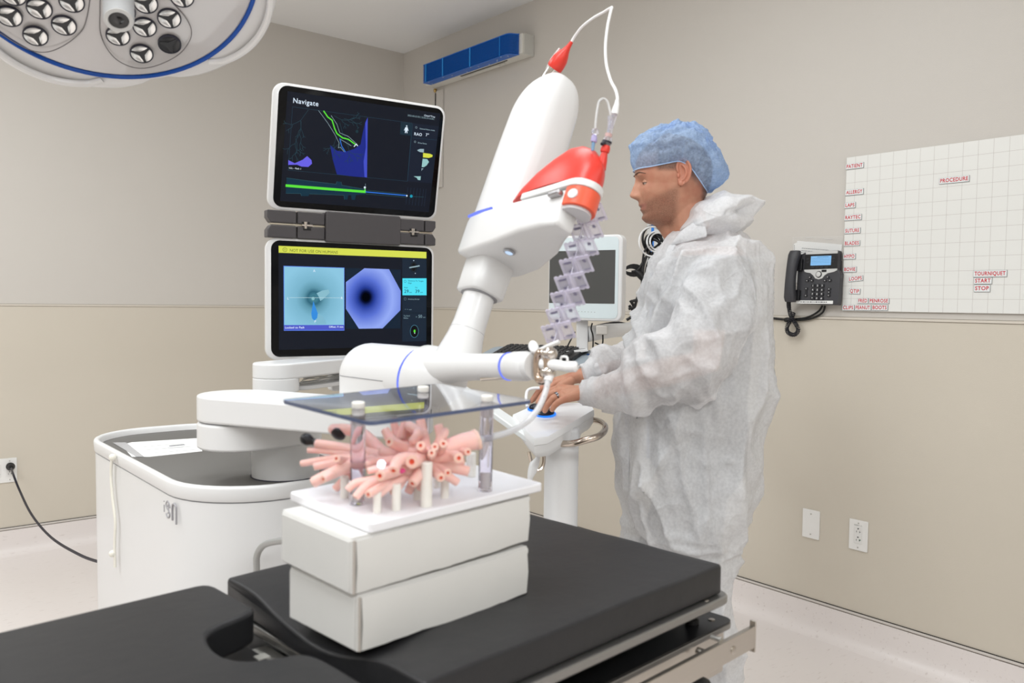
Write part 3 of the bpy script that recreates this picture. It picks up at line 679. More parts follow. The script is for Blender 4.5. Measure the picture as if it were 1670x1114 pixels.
BR = [
 # left side
 ([(640, 745, .01), (622, 737, .02), (607, 722, .03), (592, 709, .035), (566, 701, .04), (541, 700, .045)], 11, 8, 0),
 ([(625, 746, .0), (598, 738, .01), (566, 731, .02), (516, 723, .03)], 9, 6.5, 0),
 ([(600, 742, .01), (560, 738, .02), (526, 735, .03), (502, 734, .03)], 6, 4.5, 1),
 ([(622, 752, .0), (590, 746, .01), (545, 748, .02), (492, 756, .03)], 8, 5, 1),
 ([(600, 748, .0), (560, 752, .005), (534, 757, .01), (513, 761, .01)], 7, 5.5, 1),
 ([(610, 752, .0), (582, 756, -.01), (560, 764, -.015), (530, 777, -.02), (511, 787, -.02)], 10, 8, 1),
 ([(575, 752, .0), (560, 752, -.01), (549, 748, -.03)], 7, 5.5, 1),
 ([(560, 764, -.01), (545, 772, -.02), (528, 781, -.035)], 7, 5.5, 1),
 ([(580, 765, .02), (562, 782, .02), (547, 797, .02)], 6, 6, 1),
 ([(655, 748, .0), (634, 752, -.01), (612, 752, -.015), (598, 757, -.03)], 9, 5, 0),
 # front cluster
 ([(668, 764, -.01), (640, 775, -.03), (604, 784, -.05), (580, 788, -.06), (567, 799, -.065)], 8, 5, 1),
 ([(660, 768, -.02), (628, 782, -.05), (598, 793, -.065), (580, 811, -.075)], 8, 5.5, 1),
 ([(664, 770, -.02), (634, 788, -.05), (613, 799, -.07), (601, 806, -.085)], 7, 5.5, 1),
 ([(668, 772, -.02), (640, 790, -.05), (622, 803, -.06), (611, 813, -.065)], 7, 5, 1),
 ([(664, 760, -.02), (645, 768, -.05), (631, 772, -.065), (620, 776, -.085)], 9, 7.5, 1),
 ([(676, 750, -.01), (659, 748, -.04), (647, 754, -.055), (642, 767, -.07)], 10, 7.5, 1),
 ([(688, 748, -.01), (680, 750, -.03), (672, 753, -.055)], 11, 10, 1),
 ([(650, 770, -.02), (632, 768, -.04), (616, 765, -.045), (600, 768, -.05)], 7, 5, 1),
 ([(665, 772, -.02), (652, 792, -.03), (640, 806, -.03)], 6, 5, 1),
 # top
 ([(688, 742, .0), (664, 733, .0), (648, 726, .0), (637, 716, .005), (628, 701, .01)], 11, 6.5, 1),
 ([(660, 731, -.005), (646, 726, -.02), (635, 721, -.035)], 8, 6.5, 1),
 ([(664, 730, .02), (652, 716, .025), (646, 702, .03), (642, 688, .03)], 9, 5.5, 1),
 ([(654, 714, .02), (656, 702, .02), (660, 688, .02)], 7, 5.5, 1),
 ([(692, 740, .01), (691, 722, .01), (689, 706, .015), (686, 685, .02)], 11, 7, 1),
 ([(690, 712, .01), (679, 702, .01), (664, 693, .015)], 9, 6.5, 1),
 ([(672, 738, .03), (664, 718, .03), (672, 704, .03), (682, 706, .0), (672, 721, -.01)], 8, 6, 0),
 ([(690, 738, -.005), (688, 732, -.02), (686, 727, -.035)], 8, 7, 1),
 # right
 ([(704, 742, .01), (712, 730, .01), (719, 714, .01), (715, 694, .015)], 9, 6.5, 1),
 ([(718, 716, .01), (724, 708, .01), (726, 702, .015)], 7, 6, 1),
 ([(704, 742, -.01), (707, 735, -.025), (709, 729, -.04)], 7, 5.5, 1),
 ([(702, 744, -.01), (704, 742, -.03), (704, 739, -.045)], 7, 5.5, 1),
 ([(718, 735, -.005), (722, 729, -.02), (723, 724, -.035)], 7, 6, 1),
 ([(694, 748, .0), (718, 746, .0), (740, 744, -.01), (748, 747, -.03)], 10, 7.5, 1),
 ([(700, 752, .0), (724, 752, .005), (742, 753, .01), (756, 750, .01)], 8, 7, 1),
 ([(694, 754, .0), (722, 759, .005), (744, 764, .01), (764, 769, .01)], 9, 7.5, 1),
 ([(698, 758, .0), (708, 768, -.01), (714, 774, -.025), (719, 779, -.04)], 8, 6.5, 1),
 ([(704, 758, .0), (718, 765, -.01), (730, 771, -.03)], 7, 6, 1),
 ([(706, 764, .0), (726, 774, .0), (746, 787, .005)], 8, 6, 1),
 ([(736, 735, .02), (752, 736, .02), (763, 737, .0)], 7, 5.5, 1),
 # below
 ([(690, 756, -.01), (684, 772, -.03), (673, 788, -.045)], 9, 7.5, 1),
 ([(686, 765, -.0), (674, 785, -.0), (666, 803, .0)], 8, 6, 1),
 ([(692, 762, -.0), (692, 780, -.01), (684, 798, -.01)], 8, 5.5, 1),
 ([(648, 765, .0), (628, 785, .0), (615, 795, .01)], 8, 5, 1)]
for pts, r0, r1, h in BR: branch(pts, r0*1.12, r1*1.12, bool(h))
# black rubber plugs on two upper left branch ends
m_rub = S('plug_rubber', (30, 30, 33), .38)
d = (AP(501, 717, .033)-AP(520, 724, .03)).normalized()
MB(frameZ(AP(518, 723, .03), d)).lathe([(.0058, -.003), (.0056, .003), (.005, .008), (.0066, .0105), (.0088, .015), (.0092, .019), (.0084, .024), (.005, .0275), (.001, .0285)], 24).build('end_plug', m_rub, lm, label='black rubber bulb plug')
MB(frameZ(AP(552, 708, .04), AP(548, 714, .032)-AP(552, 706, .04))).lathe([(.001, -.004), (.0115, -.002), (.0115, .002), (.007, .0055), (.001, .0065)], 24, M=Matrix.Diagonal((1, 1, 1, 1))).build('end_plug', m_rub, lm, label='black rubber plug')
m_mag = S('marker_pink', (226, 84, 140), .5)
for x, y, dd in ((640, 757, -.02), (661, 746, -.03), (655, 768, -.05), (598, 754, -.015)):
    MB(Matrix.Translation(AP(x, y, dd))).ball((0, 0, 0), (.006, .006, .004), 10).build('pink_joint', m_mag, lm)
p = AP(622, 757, -.06)
MB(Matrix.Translation(p)).ball((0, 0, 0), .0058, 14).build('lit_catheter_tip', glow('tip_light', (240, 242, 255), 3.2), lm, label='glowing white tip light')
# support pegs under the tree
for x, y, w, top in ((615, 836, 6.5, 800), (646, 832, 7.5, 788), (695, 826, 9.5, 752), (725, 812, 7, 778), (768, 777, 8, 738), (562, 812, 7, 776), (680, 815, 6, 785), (712, 795, 6, 765)):
    q = onF(x, y, 0); dpt = (MF0 @ q-CO).dot(CF)
    hh = (y-top)/FPX*dpt
    MB(MF0 @ T(q.x, q.y, 0)).lathe([(w/FPX*dpt, .0002), (w/FPX*dpt, hh-.001), (w/FPX*dpt-.001, hh)], 20).build('support_peg', m_nyl, lm)
# ================================================================== the robot: cart, folding arm, two stacked screens
def cw(x, y, z): return CR*x+CU*y+CF*z
m_rob = S('robot_white', (228, 228, 228), .32, coat=.15)
m_rob2 = S('robot_underside', (222, 222, 222), .4)
m_mat = S('cart_mat', (104, 102, 99), .6, bump=.0002, bump_scale=300)
m_ring = glow('ring_blue', (122, 140, 255), 1.0)
m_seam = S('robot_seam', (150, 150, 154), .5)
m_charc = S('hinge_charcoal', (74, 71, 73), .4)
m_chrome = S('chrome', (205, 198, 190), .1, metal=1)
m_blackgl = S('screen_glass', (5, 6, 9), .08, spec=.25)
CX0, CX1, CY0, CY1 = .628, 1.13, 1.825, 2.90
CCX, CCY, CWd, CLn = (CX0+CX1)/2, (CY0+CY1)/2, CX1-CX0, CY1-CY0
RM = T(CCX, CCY, 0)
rb = thing('surgical_robot', RM, 'white robotic bronchoscopy cart with jointed arm and two stacked screens', 'robot')
ol = lambda ins: rrect(CWd-2*ins, CLn-2*ins, .205-ins, 10)
# cart body, slightly narrower towards the floor
mb = MB(RM); mb.loft([[(x, y, z) for x, y in ol(i)] for z, i in ((.075, .02), (.10, .008), (.5, .004), (.905, .002))]); cb = mb.build('cart_body', m_rob, rb, smooth=40)
MB(RM).loft([[(x, y, z) for x, y in ol(.004)] for z in (.905, .9085)]).build('seam', m_seam, rb, smooth=40)
mb = MB(RM); mb.loft([[(x, y, z) for x, y in ol(i)] for z, i in ((.9085, .001), (.912, -.001), (.938, -.003), (.943, -.001), (.945, .003), (.9445, .010), (.940, .014), (.926, .018))], caps=(True, False)); mb.build('rim', m_rob, rb, smooth=50)
MB(RM).prism(ol(.015), .918, .9265).build('top_mat', m_mat, rb, smooth=40, label='dark grey recessed work mat')
for x in (-.19, .19):
    for y in (-.42, .42):
        w = MB(RM @ T(x, y, .04) @ Matrix.Rotation(PI/2, 4, 'Y')).lathe([(.02, -.016), (.036, -.016), (.04, -.010), (.04, .010), (.036, .016), (.02, .016)], 20).build('caster', S('caster_grey', (60, 60, 62), .5), rb)
        MB(RM @ T(x, y, .07)).lathe([(.03, 0), (.02, .02)], 14).build('caster_mount', m_rob2, w)
# the little logo on the side of the cart: i, a crossed-over o, n
m_logo = S('logo_grey', (158, 156, 160), .4)
f = Matrix(((0, 0, -1, .6305), (-1, 0, 0, 2.017), (0, 1, 0, .873), (0, 0, 0, 1)))
mb = MB(f)
mb.tube([(-.046, -.013, 0), (-.046, .004, 0)], .0022, 8).tube([(-.046, .0115, 0), (-.046, .0135, 0)], .0024, 8)
mb.tube(spline([V((-.004, .004, 0)), (-.010, .014, 0), (-.022, .017, 0), (-.031, .010, 0), (-.028, .001, 0), (-.016, -.003, 0), (-.006, -.010, 0), (-.010, -.019, 0), (-.022, -.021, 0), (-.031, -.014, 0)], 6), .0024, 8)
mb.tube(spline([V((-.022, .004, 0)), (-.016, .010, 0), (-.014, -.006, 0), (-.020, -.012, 0)], 6), .0018, 8)
mb.tube(spline([V((.012, -.022, 0)), (.012, .010, 0), (.019, .018, 0), (.032, .018, 0), (.040, .010, 0), (.040, -.026, 0)], 6), .0024, 8)
mb.build('logo', m_logo, rb)
# cream strap hanging down the left side, grey pull handle on the front
st = [onX(x, y, CX0-.009) for x, y in ((183, 742), (181, 775), (184, 815), (188, 850), (187, 885), (187.5, 925))]
MB().tube(spline(st, 8), .0062, 10, flat=.6).build('hanging_strap', S('strap_cream', (236, 233, 222), .5), rb)
for y in (746, 903): MB(Matrix.Translation(onX(183.5, y, CX0-.014))).ball((0, 0, 0), .010, 12).build('strap_button', S('strap_cream', (236, 233, 222), .5), rb)
hd = [W(505, 877, 1.80), W(470, 881, 1.83), W(441, 885, 1.86), W(427, 892, 1.87), W(419, 907, 1.875), W(418.5, 930, 1.875), W(418.5, 990, 1.88)]
MB().tube(spline(hd, 8), .0075, 14).build('pull_handle', S('handle_metal', (168, 168, 166), .35, metal=.4), rb)
# --- folding links on the cart
P1 = W(391, 650, 2.05); CC = W(466, 700, 2.13); SH = W(640, 640, 1.87)
def stadium(p, q, r0, r1, n=14):
    p, q = V((p.x, p.y)), V((q.x, q.y)); d = (q-p).normalized(); a0 = math.atan2(d.y, d.x)
    return [(p.x+r0*math.cos(a0+PI/2+PI*i/n), p.y+r0*math.sin(a0+PI/2+PI*i/n)) for i in range(n+1)]+[(q.x+r1*math.cos(a0-PI/2+PI*i/n), q.y+r1*math.sin(a0-PI/2+PI*i/n)) for i in range(n+1)]
MB().loft([[(CC.x+.084*math.cos(2*PI*i/40), CC.y+.084*math.sin(2*PI*i/40), z) for i in range(40)] for z in (.9268, 1.02)]).build('column', m_rob, rb, smooth=40)
MB().loft([[(CC.x+.087*math.cos(2*PI*i/40), CC.y+.087*math.sin(2*PI*i/40), z) for i in range(40)] for z in (.9262, .9285)]).build('column_gasket', S('gasket', (52, 52, 66), .6), rb, smooth=40)
MB().prism(stadium(P1, CC, .100, .090), 1.013, 1.077).build('lower_link', m_rob, rb, smooth=40, bevel=.008, seg=4)
MB().prism(stadium(P1, CC, .094, .084), 1.077, 1.0795).build('link_joint', m_seam, rb, smooth=40)
MB().prism(stadium(P1, SH, .100, .092), 1.0795, 1.143).build('upper_link', m_rob, rb, smooth=40, bevel=.007, seg=4)
# --- shoulder: a barrel on a rounded base
bw = cw(.70, .03, -.71); bw.z = 0; bw.normalize()
C0 = W(606, 616, 1.93); C0.z = 1.204; C1 = C0+bw*.205
R_ = .0735
MB().prism(stadium(C0, C0+bw*.14, R_, R_), 1.140, 1.204).build('shoulder_base', m_rob, rb, smooth=40)
pts, rs = [], []
for i in range(10):
    a = PI/2*i/9; pts.append(C0-bw*(R_*math.cos(a))); rs.append(max(.002, R_*math.sin(a)))
for t_, r_ in ((.06, R_), (.13, R_), (.20, R_), (.222, R_*.975), (.245, R_*.90), (.268, R_*.77), (.288, R_*.58), (.302, R_*.34)):
    pts.append(C0+bw*t_+V((0, 0, (.016*(t_/.30)**2 if t_ > .2 else 0)))); rs.append(r_)
MB().tube(pts, rs, 40).build('shoulder_barrel', m_rob, rb, smooth=60)
MB().loft([[tuple(V((x, y, 1.2035 if k == 0 else 1.2052))) for x, y in stadium(C0, C0+bw*.14, R_+.0006, R_+.0006)] for k in (0, 1)]).build('shoulder_seam', m_seam, rb, smooth=40)
f = frameZ(C0+bw*.198, bw)
MB(f).lathe([(R_-.002, -.0028), (R_+.0016, -.0022), (R_+.0016, .0022), (R_-.002, .0028)], 56, caps=(False, False)).build('light_ring', m_ring, rb, label='glowing blue ring')
# --- forearm along the same direction out over the table
F0 = C0+bw*.06+V((0, 0, .018)); F1 = W(872, 597, 1.50)
pts = [lerp(F0, F1, t_) for t_ in np.linspace(0, 1, 14)]
rs = [float(np.interp(t_, (0, .3, .5, .65, .9, 1), (.052, .044, .0300, .0262, .0250, .0245))) for t_ in np.linspace(0, 1, 14)]
MB().tube(pts, rs, 32).build('forearm', m_rob, rb, smooth=60)
fd = (F1-F0).normalized()
f = frameZ(lerp(F0, F1, .86), fd)
MB(f).lathe([(.024, -.0026), (.0268, -.002), (.0268, .002), (.024, .0026)], 40, caps=(False, False)).build('light_ring', m_ring, rb, label='glowing blue ring')
MB(f @ T(0, 0, .012)).lathe([(.0266, 0), (.0274, .004), (.0274, .036), (.0255, .044), (.018, .048)], 36).build('wrist', m_rob, rb, smooth=50)
MB().tube([W(786, 617.5, 1.60), W(812, 615, 1.565), W(832, 611.5, 1.535)], .0052, 12).build('grip_bar', m_chrome, rb)
MB().tube([W(829, 611, 1.54), W(840, 616, 1.53)], [.0052, .003], 12).build('grip_bar_tip', m_chrome, rb)
# --- upper arm and head
ha = cw(.32, 1, .30).normalized(); hb = cw(.62, .10, -.78); hb = (hb-ha*hb.dot(ha)).normalized()
E0 = W(742, 600, 1.73)
HM = frame(E0, hb, ha.cross(hb))                       # x towards the table and camera, y away, z along the head
pts = [(0, 0, z) for z in (.010, .022, .034, .05, .07, .10, .15, .20)]
MB(HM).tube(pts, [.050, .0495, .0465, .0430, .0388, .0354, .0342, .0338], 36, up=(1, 0, 0)).build('elbow_neck', m_rob, rb, smooth=60)
MB(HM).lathe([(.0372, .082), (.0376, .0828), (.0368, .0836)], 36, caps=(False, False)).build('seam', m_seam, rb)
def ssq(hx, hy, z, n=48, p=3.2, cx=0, cy=0):
    o = []
    for i in range(n):
        a = 2*PI*i/n; c_, s_ = math.cos(a), math.sin(a)
        o.append((cx+hx*math.copysign(abs(c_)**(2/p), c_), cy+hy*math.copysign(abs(s_)**(2/p), s_), z))
    return o
MB(HM).loft([ssq(.040, .040, .166, p=4), ssq(.0435, .0435, .170, p=4), ssq(.0445, .0445, .20, p=4), ssq(.0455, .0455, .30, p=4)]).build('sleeve', m_rob, rb, smooth=50)
MB(HM).loft([ssq(.036, .036, .163, p=3), ssq(.036, .036, .1665, p=3)]).build('sleeve_gap', m_seam, rb)
top_ = .716; rings = []
for z, k in ((.30, 1.0), (.34, 1.0), (.42, 1.0), (.50, .998), (.56, .985), (.61, .97)): rings.append(ssq(.082*k, .058*k, z, p=3.6, cx=.014))
for i in range(1, 13):
    a = PI/2*i/12; k = max(.03, math.cos(a)**.62)*.97; rings.append(ssq(.082*k, .058*k, .61+(top_-.61)*math.sin(a), p=3.6-1.2*i/12, cx=.014))
MB(HM).loft(rings).build('drive_housing', m_rob, rb, smooth=60)
# flange: a long shoe under the housing that carries the cartridge at its near end
rings = []
for x, zlo, zhi, y0, y1 in ((-.045, .258, .318, -.054, .046), (-.040, .244, .326, -.064, .056), (-.025, .237, .329, -.070, .062), (.03, .238, .330, -.074, .066), (.10, .243, .330, -.074, .060), (.18, .254, .330, -.073, .035), (.24, .256, .330, -.070, .0), (.284, .254, .329, -.067, -.022), (.288, .258, .326, -.064, -.026)):
    sec = rrect(y1-y0, zhi-zlo, .009 if x < .28 else .007, 6, (y0+y1)/2, (zlo+zhi)/2)
    rings.append([(x, y, z) for y, z in sec])
fl = MB(HM).loft(rings).build('instrument_flange', m_rob, rb, smooth=50)
mb = MB(HM); mb.box((.268, -.0735, .317), (.034, .014, .011)); mb.build('latch', S('latch_silver', (172, 170, 172), .3, metal=.8), fl, bevel=.004, seg=3)
mb = MB(HM)                                            # blue status line where housing meets flange
mb.tube([(-.040+i*.010, -.0655-.004*min(1, i/4), .3315) for i in range(10)], .0034, 8); mb.build('status_light', m_ring, fl)
f = HM @ T(.105, -.0285, .2415) @ Matrix.Rotation(PI, 4, 'X')
MB(f).lathe([(.0125, .0), (.0125, .002), (.0112, .0028)], 28).build('power_button', S('button_silver', (176, 178, 184), .3, metal=.5), fl)
MB(f).lathe([(.0085, .0028), (.008, .0034)], 28).build('button_light', glow('button_glow', (200, 225, 255), 1.0), fl)
f = HM @ T(.0905, -.006, .475) @ Matrix.Rotation(PI/2, 4, 'Y')
MB(f).lathe([(.0115, -.001), (.0115, .001), (.0098, .0016)], 28).build('button_ring', S('button_ring_grey', (196, 196, 204), .35), rb)
MB(f).lathe([(.0092, .001), (.009, .0020)], 28).build('side_button', m_rob, rb)
# --- wrist end: chrome clamp, knobs, white socket and lever
def ellring(cx, cy, rx, ry, d, n=36, tilt=0):
    return [W(cx+rx*math.copysign(abs(math.cos(2*PI*i/n))**.6, math.cos(2*PI*i/n)), cy+ry*math.copysign(abs(math.sin(2*PI*i/n))**.8, math.sin(2*PI*i/n)), d-.010*math.cos(2*PI*i/n)) for i in range(n)]
cl = MB().tube(ellring(884.5, 598, 8.5, 23, 1.478), .0078, 12, loop=True).build('clamp_ring', S('bronze_chrome', (196, 176, 160), .12, metal=1), rb)
for x, y in ((896, 577), (894, 607)): MB(Matrix.Translation(W(x, y, 1.472))).ball((0, 0, 0), (.0155, .0145, .0130), 20).build('clamp_ball', m_chrome, rb)
MB().tube([W(884, 577, 1.475), W(904, 577, 1.468)], .0085, 16).build('clamp_pin', m_chrome, rb)
MB().tube([W(884, 608, 1.475), W(902, 607, 1.468)], .0085, 16).build('clamp_pin', m_chrome, rb)
MB().tube([W(884, 593, 1.48), W(905, 595, 1.462), W(918, 597, 1.455)], [.0100, .0098, .0092], 20).build('socket', S('socket_white', (240, 240, 240), .4), rb)
MB().tube([W(916, 597, 1.456), W(925, 598, 1.45), W(939, 598, 1.443), W(942, 598, 1.442)], [.0085, .0098, .0095, .006], 20).build('socket_nozzle', S('socket_white', (240, 240, 240), .4), rb)
MB(frameZ(W(871, 567, 1.50), cw(-.25, .3, -1))).lathe([(.0095, 0), (.0105, .001), (.0105, .006), (.0085, .008), (.002, .0086)], 24, M=Matrix.Diagonal((.85, 1.15, 1, 1))).build('release_lever', S('socket_white', (240, 240, 240), .4), rb)
MB().tube([W(882, 571, 1.485), W(896, 564, 1.475), W(912, 557, 1.47)], [.0075, .0072, .0058], 12, flat=.6).build('guide_bracket', S('socket_white', (240, 240, 240), .4), rb)
MB().tube(ellring(920, 587, 5.5, 5.5, 1.455), .0022, 8, loop=True).build('socket_loop', S('socket_white', (240, 240, 240), .4), rb)
MB().tube([W(896, 612, 1.468), W(893, 622, 1.462)], [.0085, .0078], 14).build('tube_collar', S('socket_white', (240, 240, 240), .4), rb)
# ------------------------------------------------------------------ monitors
mo = W(434, 387, 2.41); mx = W(708, 398, 2.70)-mo; MWd = mx.length
LX = mx.copy(); LX.z = 0; LX.normalize(); LY = V((0, 0, 1)); LN = LX.cross(LY)      # normal towards the viewer
MHt = .357
def monitor(M, parent):
    mb = MB(M); mb.loft([[(x, y, z) for x, y in rrect(MWd-2*i, MHt-2*i, .032-i, 6, MWd/2, -MHt/2)] for z, i in ((-.036, .014), (-.030, .004), (-.012, 0), (-.002, 0), (0, .0025))])
    fr_ = mb.build('screen_housing', m_rob, parent, smooth=50)
    MB(M).prism(rrect(MWd-.022, MHt-.016, .026, 6, MWd/2+.003, -MHt/2+.001), -.002, .0012).build('screen_glass', m_blackgl, fr_, smooth=40)
    return fr_
M_lo = frame(mo, LX, LY)
lo = monitor(M_lo, rb)
ub = W(436.5, 341, 2.405)
tilt = math.radians(10.5)
UY = (LY*math.cos(tilt)+LN*math.sin(tilt)).normalized()
M_up0 = frame(ub, LX, UY)
M_up = M_up0 @ T(0, MHt, 0)
up = monitor(M_up, rb)
# hinge bar between the screens
HB = frame(lerp(mo, ub, .5), LX, LY)
hh = (ub-mo).length
for sy in (1, -1):
    for x0, x1 in ((.0, .085), (.089, .172), (.418, .502), (.506, MWd)):
        MB(HB).prism([(x0+(.012 if x0 == 0 and False else 0), sy*.0035), (x1, sy*.0035), (x1, sy*(hh/2-.001)), (x0, sy*(hh/2-.001)), ] if 0 < x0 < .5 else ([(.010, sy*.0035), (x1, sy*.0035), (x1, sy*(hh/2-.001)), (.0, sy*(hh/2-.001)), (.0, sy*.018)] if x0 == 0 else [(x0, sy*.0035), (x1-.010, sy*.0035), (x1, sy*.018), (x1, sy*(hh/2-.001)), (x0, sy*(hh/2-.001))]), -.03, .006).build('hinge_cover', m_charc, rb, bevel=.003)
MB(HB).prism(rrect(.244, hh+.010, .006, 3, .295, 0), -.028, .013).build('hinge_block', m_charc, rb, bevel=.004, seg=3)
MB(HB).box((MWd/2, 0, -.005), (MWd-.02, .004, .012)).build('hinge_pin', S('hinge_pin', (200, 192, 175), .3, metal=.9), rb)
for x in (.113, .462):
    MB(HB).box((x, .006, .0058), (.024, .008, .002)).box((x+.004, -.011, .0058), (.024, .007, .002)).build('hinge_slot', S('slot_black', (18, 18, 20), .6), rb, smooth=0)
    MB(HB).tube([(x-.012, 0, .006), (x+.02, 0, .006)], .004, 10).tube([(x, -.010, .006), (x, .010, .006)], [.004, .006], 10).build('hinge_knuckle', m_chrome, rb)
# mount from the lower screen to the monitor arm
mc = W(450, 620, 2.30); me = W(585, 600, 2.66)
MB().prism(stadium(mc, me, .062, .055), 1.158, 1.202).build('monitor_arm', m_rob, rb, smooth=40, bevel=.006, seg=3)
MB().prism(stadium(mc, mc+V((.001, 0, 0)), .062, .062), 1.122, 1.160).build('arm_pivot', m_rob, rb, smooth=40, bevel=.003)
MB().prism(stadium(mc, mc+V((.001, 0, 0)), .05, .05), .9262, 1.124).build('arm_post', m_rob, rb, smooth=40)
MB().prism(stadium(lerp(mc, me, .25), me, .045, .045), 1.120, 1.132).build('lower_arm_plate', m_rob2, rb, smooth=40, bevel=.003)
MB().prism(stadium(me, me+V((.001, 0, 0)), .045, .045), 1.12, 1.16).build('arm_pivot', m_rob, rb, smooth=40)
MB(M_lo).box((MWd*.44, -MHt+.01, -.06), (.05, .13, .03)).box((MWd*.44, -MHt-.06, -.06), (.05, .09, .05)).build('screen_mount', m_rob, rb, bevel=.008)
MB(M_lo).box((MWd/2, -MHt*.35, -.045), (.18, .2, .03)).build('back_plate', m_rob2, rb, bevel=.008)
mb = MB(); rr_ = random.Random(5)
for k in range(5):
    p, q = lerp(mc, me, .30), lerp(mc, me, .80); nrm = V((CF.x, CF.y, 0)).normalized()
    mb.tube(spline([V((lerp(p, q, u).x, lerp(p, q, u).y, 1.135+.004*k+.004*rr_.random()))-nrm*(.03-.012*k+.01*rr_.random()) for u in np.linspace(0, 1, 7)], 4), .0035, 6, flat=.5)
mb.build('cable_wrap', mat('plastic_wrap', srgb(226, 226, 224), .15, alpha=.75), rb, kind='stuff')
# ------------------------------------------------------------------ what the screens show (flat, on the glass)
SCR_N = 0
class Screen:
    def __init__(s, M, parent, z=.0016):
        s.M = M; s.p = parent; s.z = z; s.inv = M.inverted(); s.n = M.to_3x3() @ V((0, 0, 1)); s.o = M @ V((0, 0, .0012)); s.k = 0
    def xy(s, px): l = s.inv @ onP(px[0], px[1], s.o, s.n); return l.x, l.y
    def lift(s): s.k += 1; return .0013+s.k*.00004
    def poly(s, name, pts, m):
        z = s.lift(); P_ = [s.xy(p) for p in pts]
        MB(s.M).add([(x, y, z) for x, y in P_], [tuple(range(len(P_)))]).build(name, m, s.p, smooth=0, recalc=False)
    def line(s, name, lines, m, w=.0012):
        z = s.lift(); mb = MB(s.M)
        for pts in lines:
            P_ = [V((*s.xy(p), z)) for p in pts]
            for a, b in zip(P_[:-1], P_[1:]):
                d = (b-a); 
                if d.length < 1e-6: continue
                d.normalize(); n_ = V((-d.y, d.x, 0))*w/2
                mb.add([a-n_-d*w*.3, b-n_+d*w*.3, b+n_+d*w*.3, a+n_-d*w*.3], [(0, 1, 2, 3)])
        mb.build(name, m, s.p, smooth=0, recalc=False, kind='stuff' if len(lines) > 12 else None)
    def text(s, name, items, m, bold=.0):
        z = s.lift(); mb = MB(s.M)
        for txt, px, size, al in items:
            x, y = s.xy(px); mb.text(txt, size, T(x, y, z), align=al, bold=bold)
        mb.build(name, m, s.p, smooth=0, recalc=False)
    def disc(s, name, px, r, m, ry=None, n=24, ring=0):
        z = s.lift(); x, y = s.xy(px); ry = ry or r
        if ring:
            o = [(x+r*math.cos(2*PI*i/n), y+ry*math.sin(2*PI*i/n), z) for i in range(n)]; q = [(x+(r-ring)*math.cos(2*PI*i/n), y+(ry-ring)*math.sin(2*PI*i/n), z) for i in range(n)]
            MB(s.M).loft([o, q], caps=(False, False)).build(name, m, s.p, smooth=0, recalc=False)
        else: MB(s.M).add([(x+r*math.cos(2*PI*i/n), y+ry*math.sin(2*PI*i/n), z) for i in range(n)], [tuple(range(n))]).build(name, m, s.p, smooth=0, recalc=False)
g = lambda n_, c, s=1.0: glow('scr_'+n_, c, s)
c2 = lambda x, y: (400+x/4.283, 100+y/4.283)           # pixels of the upper-screen close-up
A = Screen(M_up, up)
A.poly('display', [c2(295, 208), c2(1362, 365), c2(1282, 1054), c2(243, 975)], g('navy', (17, 22, 34)))
A.poly('side_band', [c2(1170, 432), c2(1352, 455), c2(1303, 852), c2(1132, 838)], g('band', (22, 30, 46)))
dim = g('dim', (34, 62, 74)); teal = g('teal', (52, 96, 104)); pale = g('pale', (150, 176, 186)); green = g('green', (92, 226, 60)); wht = g('white', (225, 240, 255)); blue = g('blue', (38, 50, 190)); blue2 = g('blue2', (104, 96, 228))
A.line('view_frame', [[c2(330, 318), c2(1165, 432), c2(1132, 838), c2(300, 760), c2(330, 318)]], g('frame', (36, 66, 84)), .0009)
A.text('title', [('Navigate', c2(332, 274), .0195, 'LEFT')], wht, .010)
A.text('stamp', [('2022-02-23 03 | 22.02.23-15:00...', c2(1324, 405), .0070, 'RIGHT')], pale)
A.text('stamp', [('Chest^Tray', c2(1326, 389), .0074, 'RIGHT')], wht, .012)
A.poly('pleura', [c2(592, 585), c2(640, 625), c2(700, 632), c2(760, 612), c2(805, 580), c2(820, 500), c2(840, 420), c2(855, 392), c2(852, 560), c2(850, 700), c2(850, 812), c2(760, 805), c2(640, 790), c2(612, 690)], g('pleura', (26, 40, 132)))
A.poly('pleura_edge', [c2(838, 430), c2(855, 392), c2(850, 812), c2(832, 808), c2(826, 700), c2(842, 600)], g('pleura2', (66, 78, 196)))
A.poly('pleura_left', [c2(300, 690), c2(345, 712), c2(400, 688), c2(432, 662), c2(462, 690), c2(466, 715), c2(440, 738), c2(392, 735), c2(360, 722), c2(300, 724)], blue2)
rs_ = random.Random(11); L_ = []
def twig(x, y, a, l, dpt):
    q = (x+l*math.cos(a), y+l*math.sin(a)); L_.append([c2(x, y), c2((x+q[0])/2+rs_.uniform(-8, 8), (y+q[1])/2+rs_.uniform(-6, 6)), c2(*q)])
    if dpt: 
        for k in (-1, 1): twig(q[0], q[1], a+k*rs_.uniform(.25, .7), l*rs_.uniform(.55, .8), dpt-1)
for (x, y, a, l) in ((440, 340, 2.2, 90), (390, 420, 1.7, 90), (350, 540, 1.4, 60), (620, 380, .5, 60), (660, 430, 1.3, 80), (690, 400, .2, 50), (640, 520, 1.9, 70), (700, 560, 1.2, 70)): twig(x, y, a, l, 3)
A.line('airway_lines', L_, dim, .0013)
A.line('airway_outline', [[c2(512, 345), c2(575, 430), c2(625, 510), c2(655, 570), c2(650, 605), c2(665, 600), c2(690, 632)], [c2(600, 380), c2(640, 440), c2(660, 500), c2(720, 525), c2(775, 575)], [c2(665, 545), c2(740, 590)]], pale, .0011)
A.line('path', [[c2(548, 348), c2(575, 388), c2(606, 412), c2(624, 470), c2(640, 505), c2(678, 534), c2(720, 545), c2(770, 582)]], green, .0036)
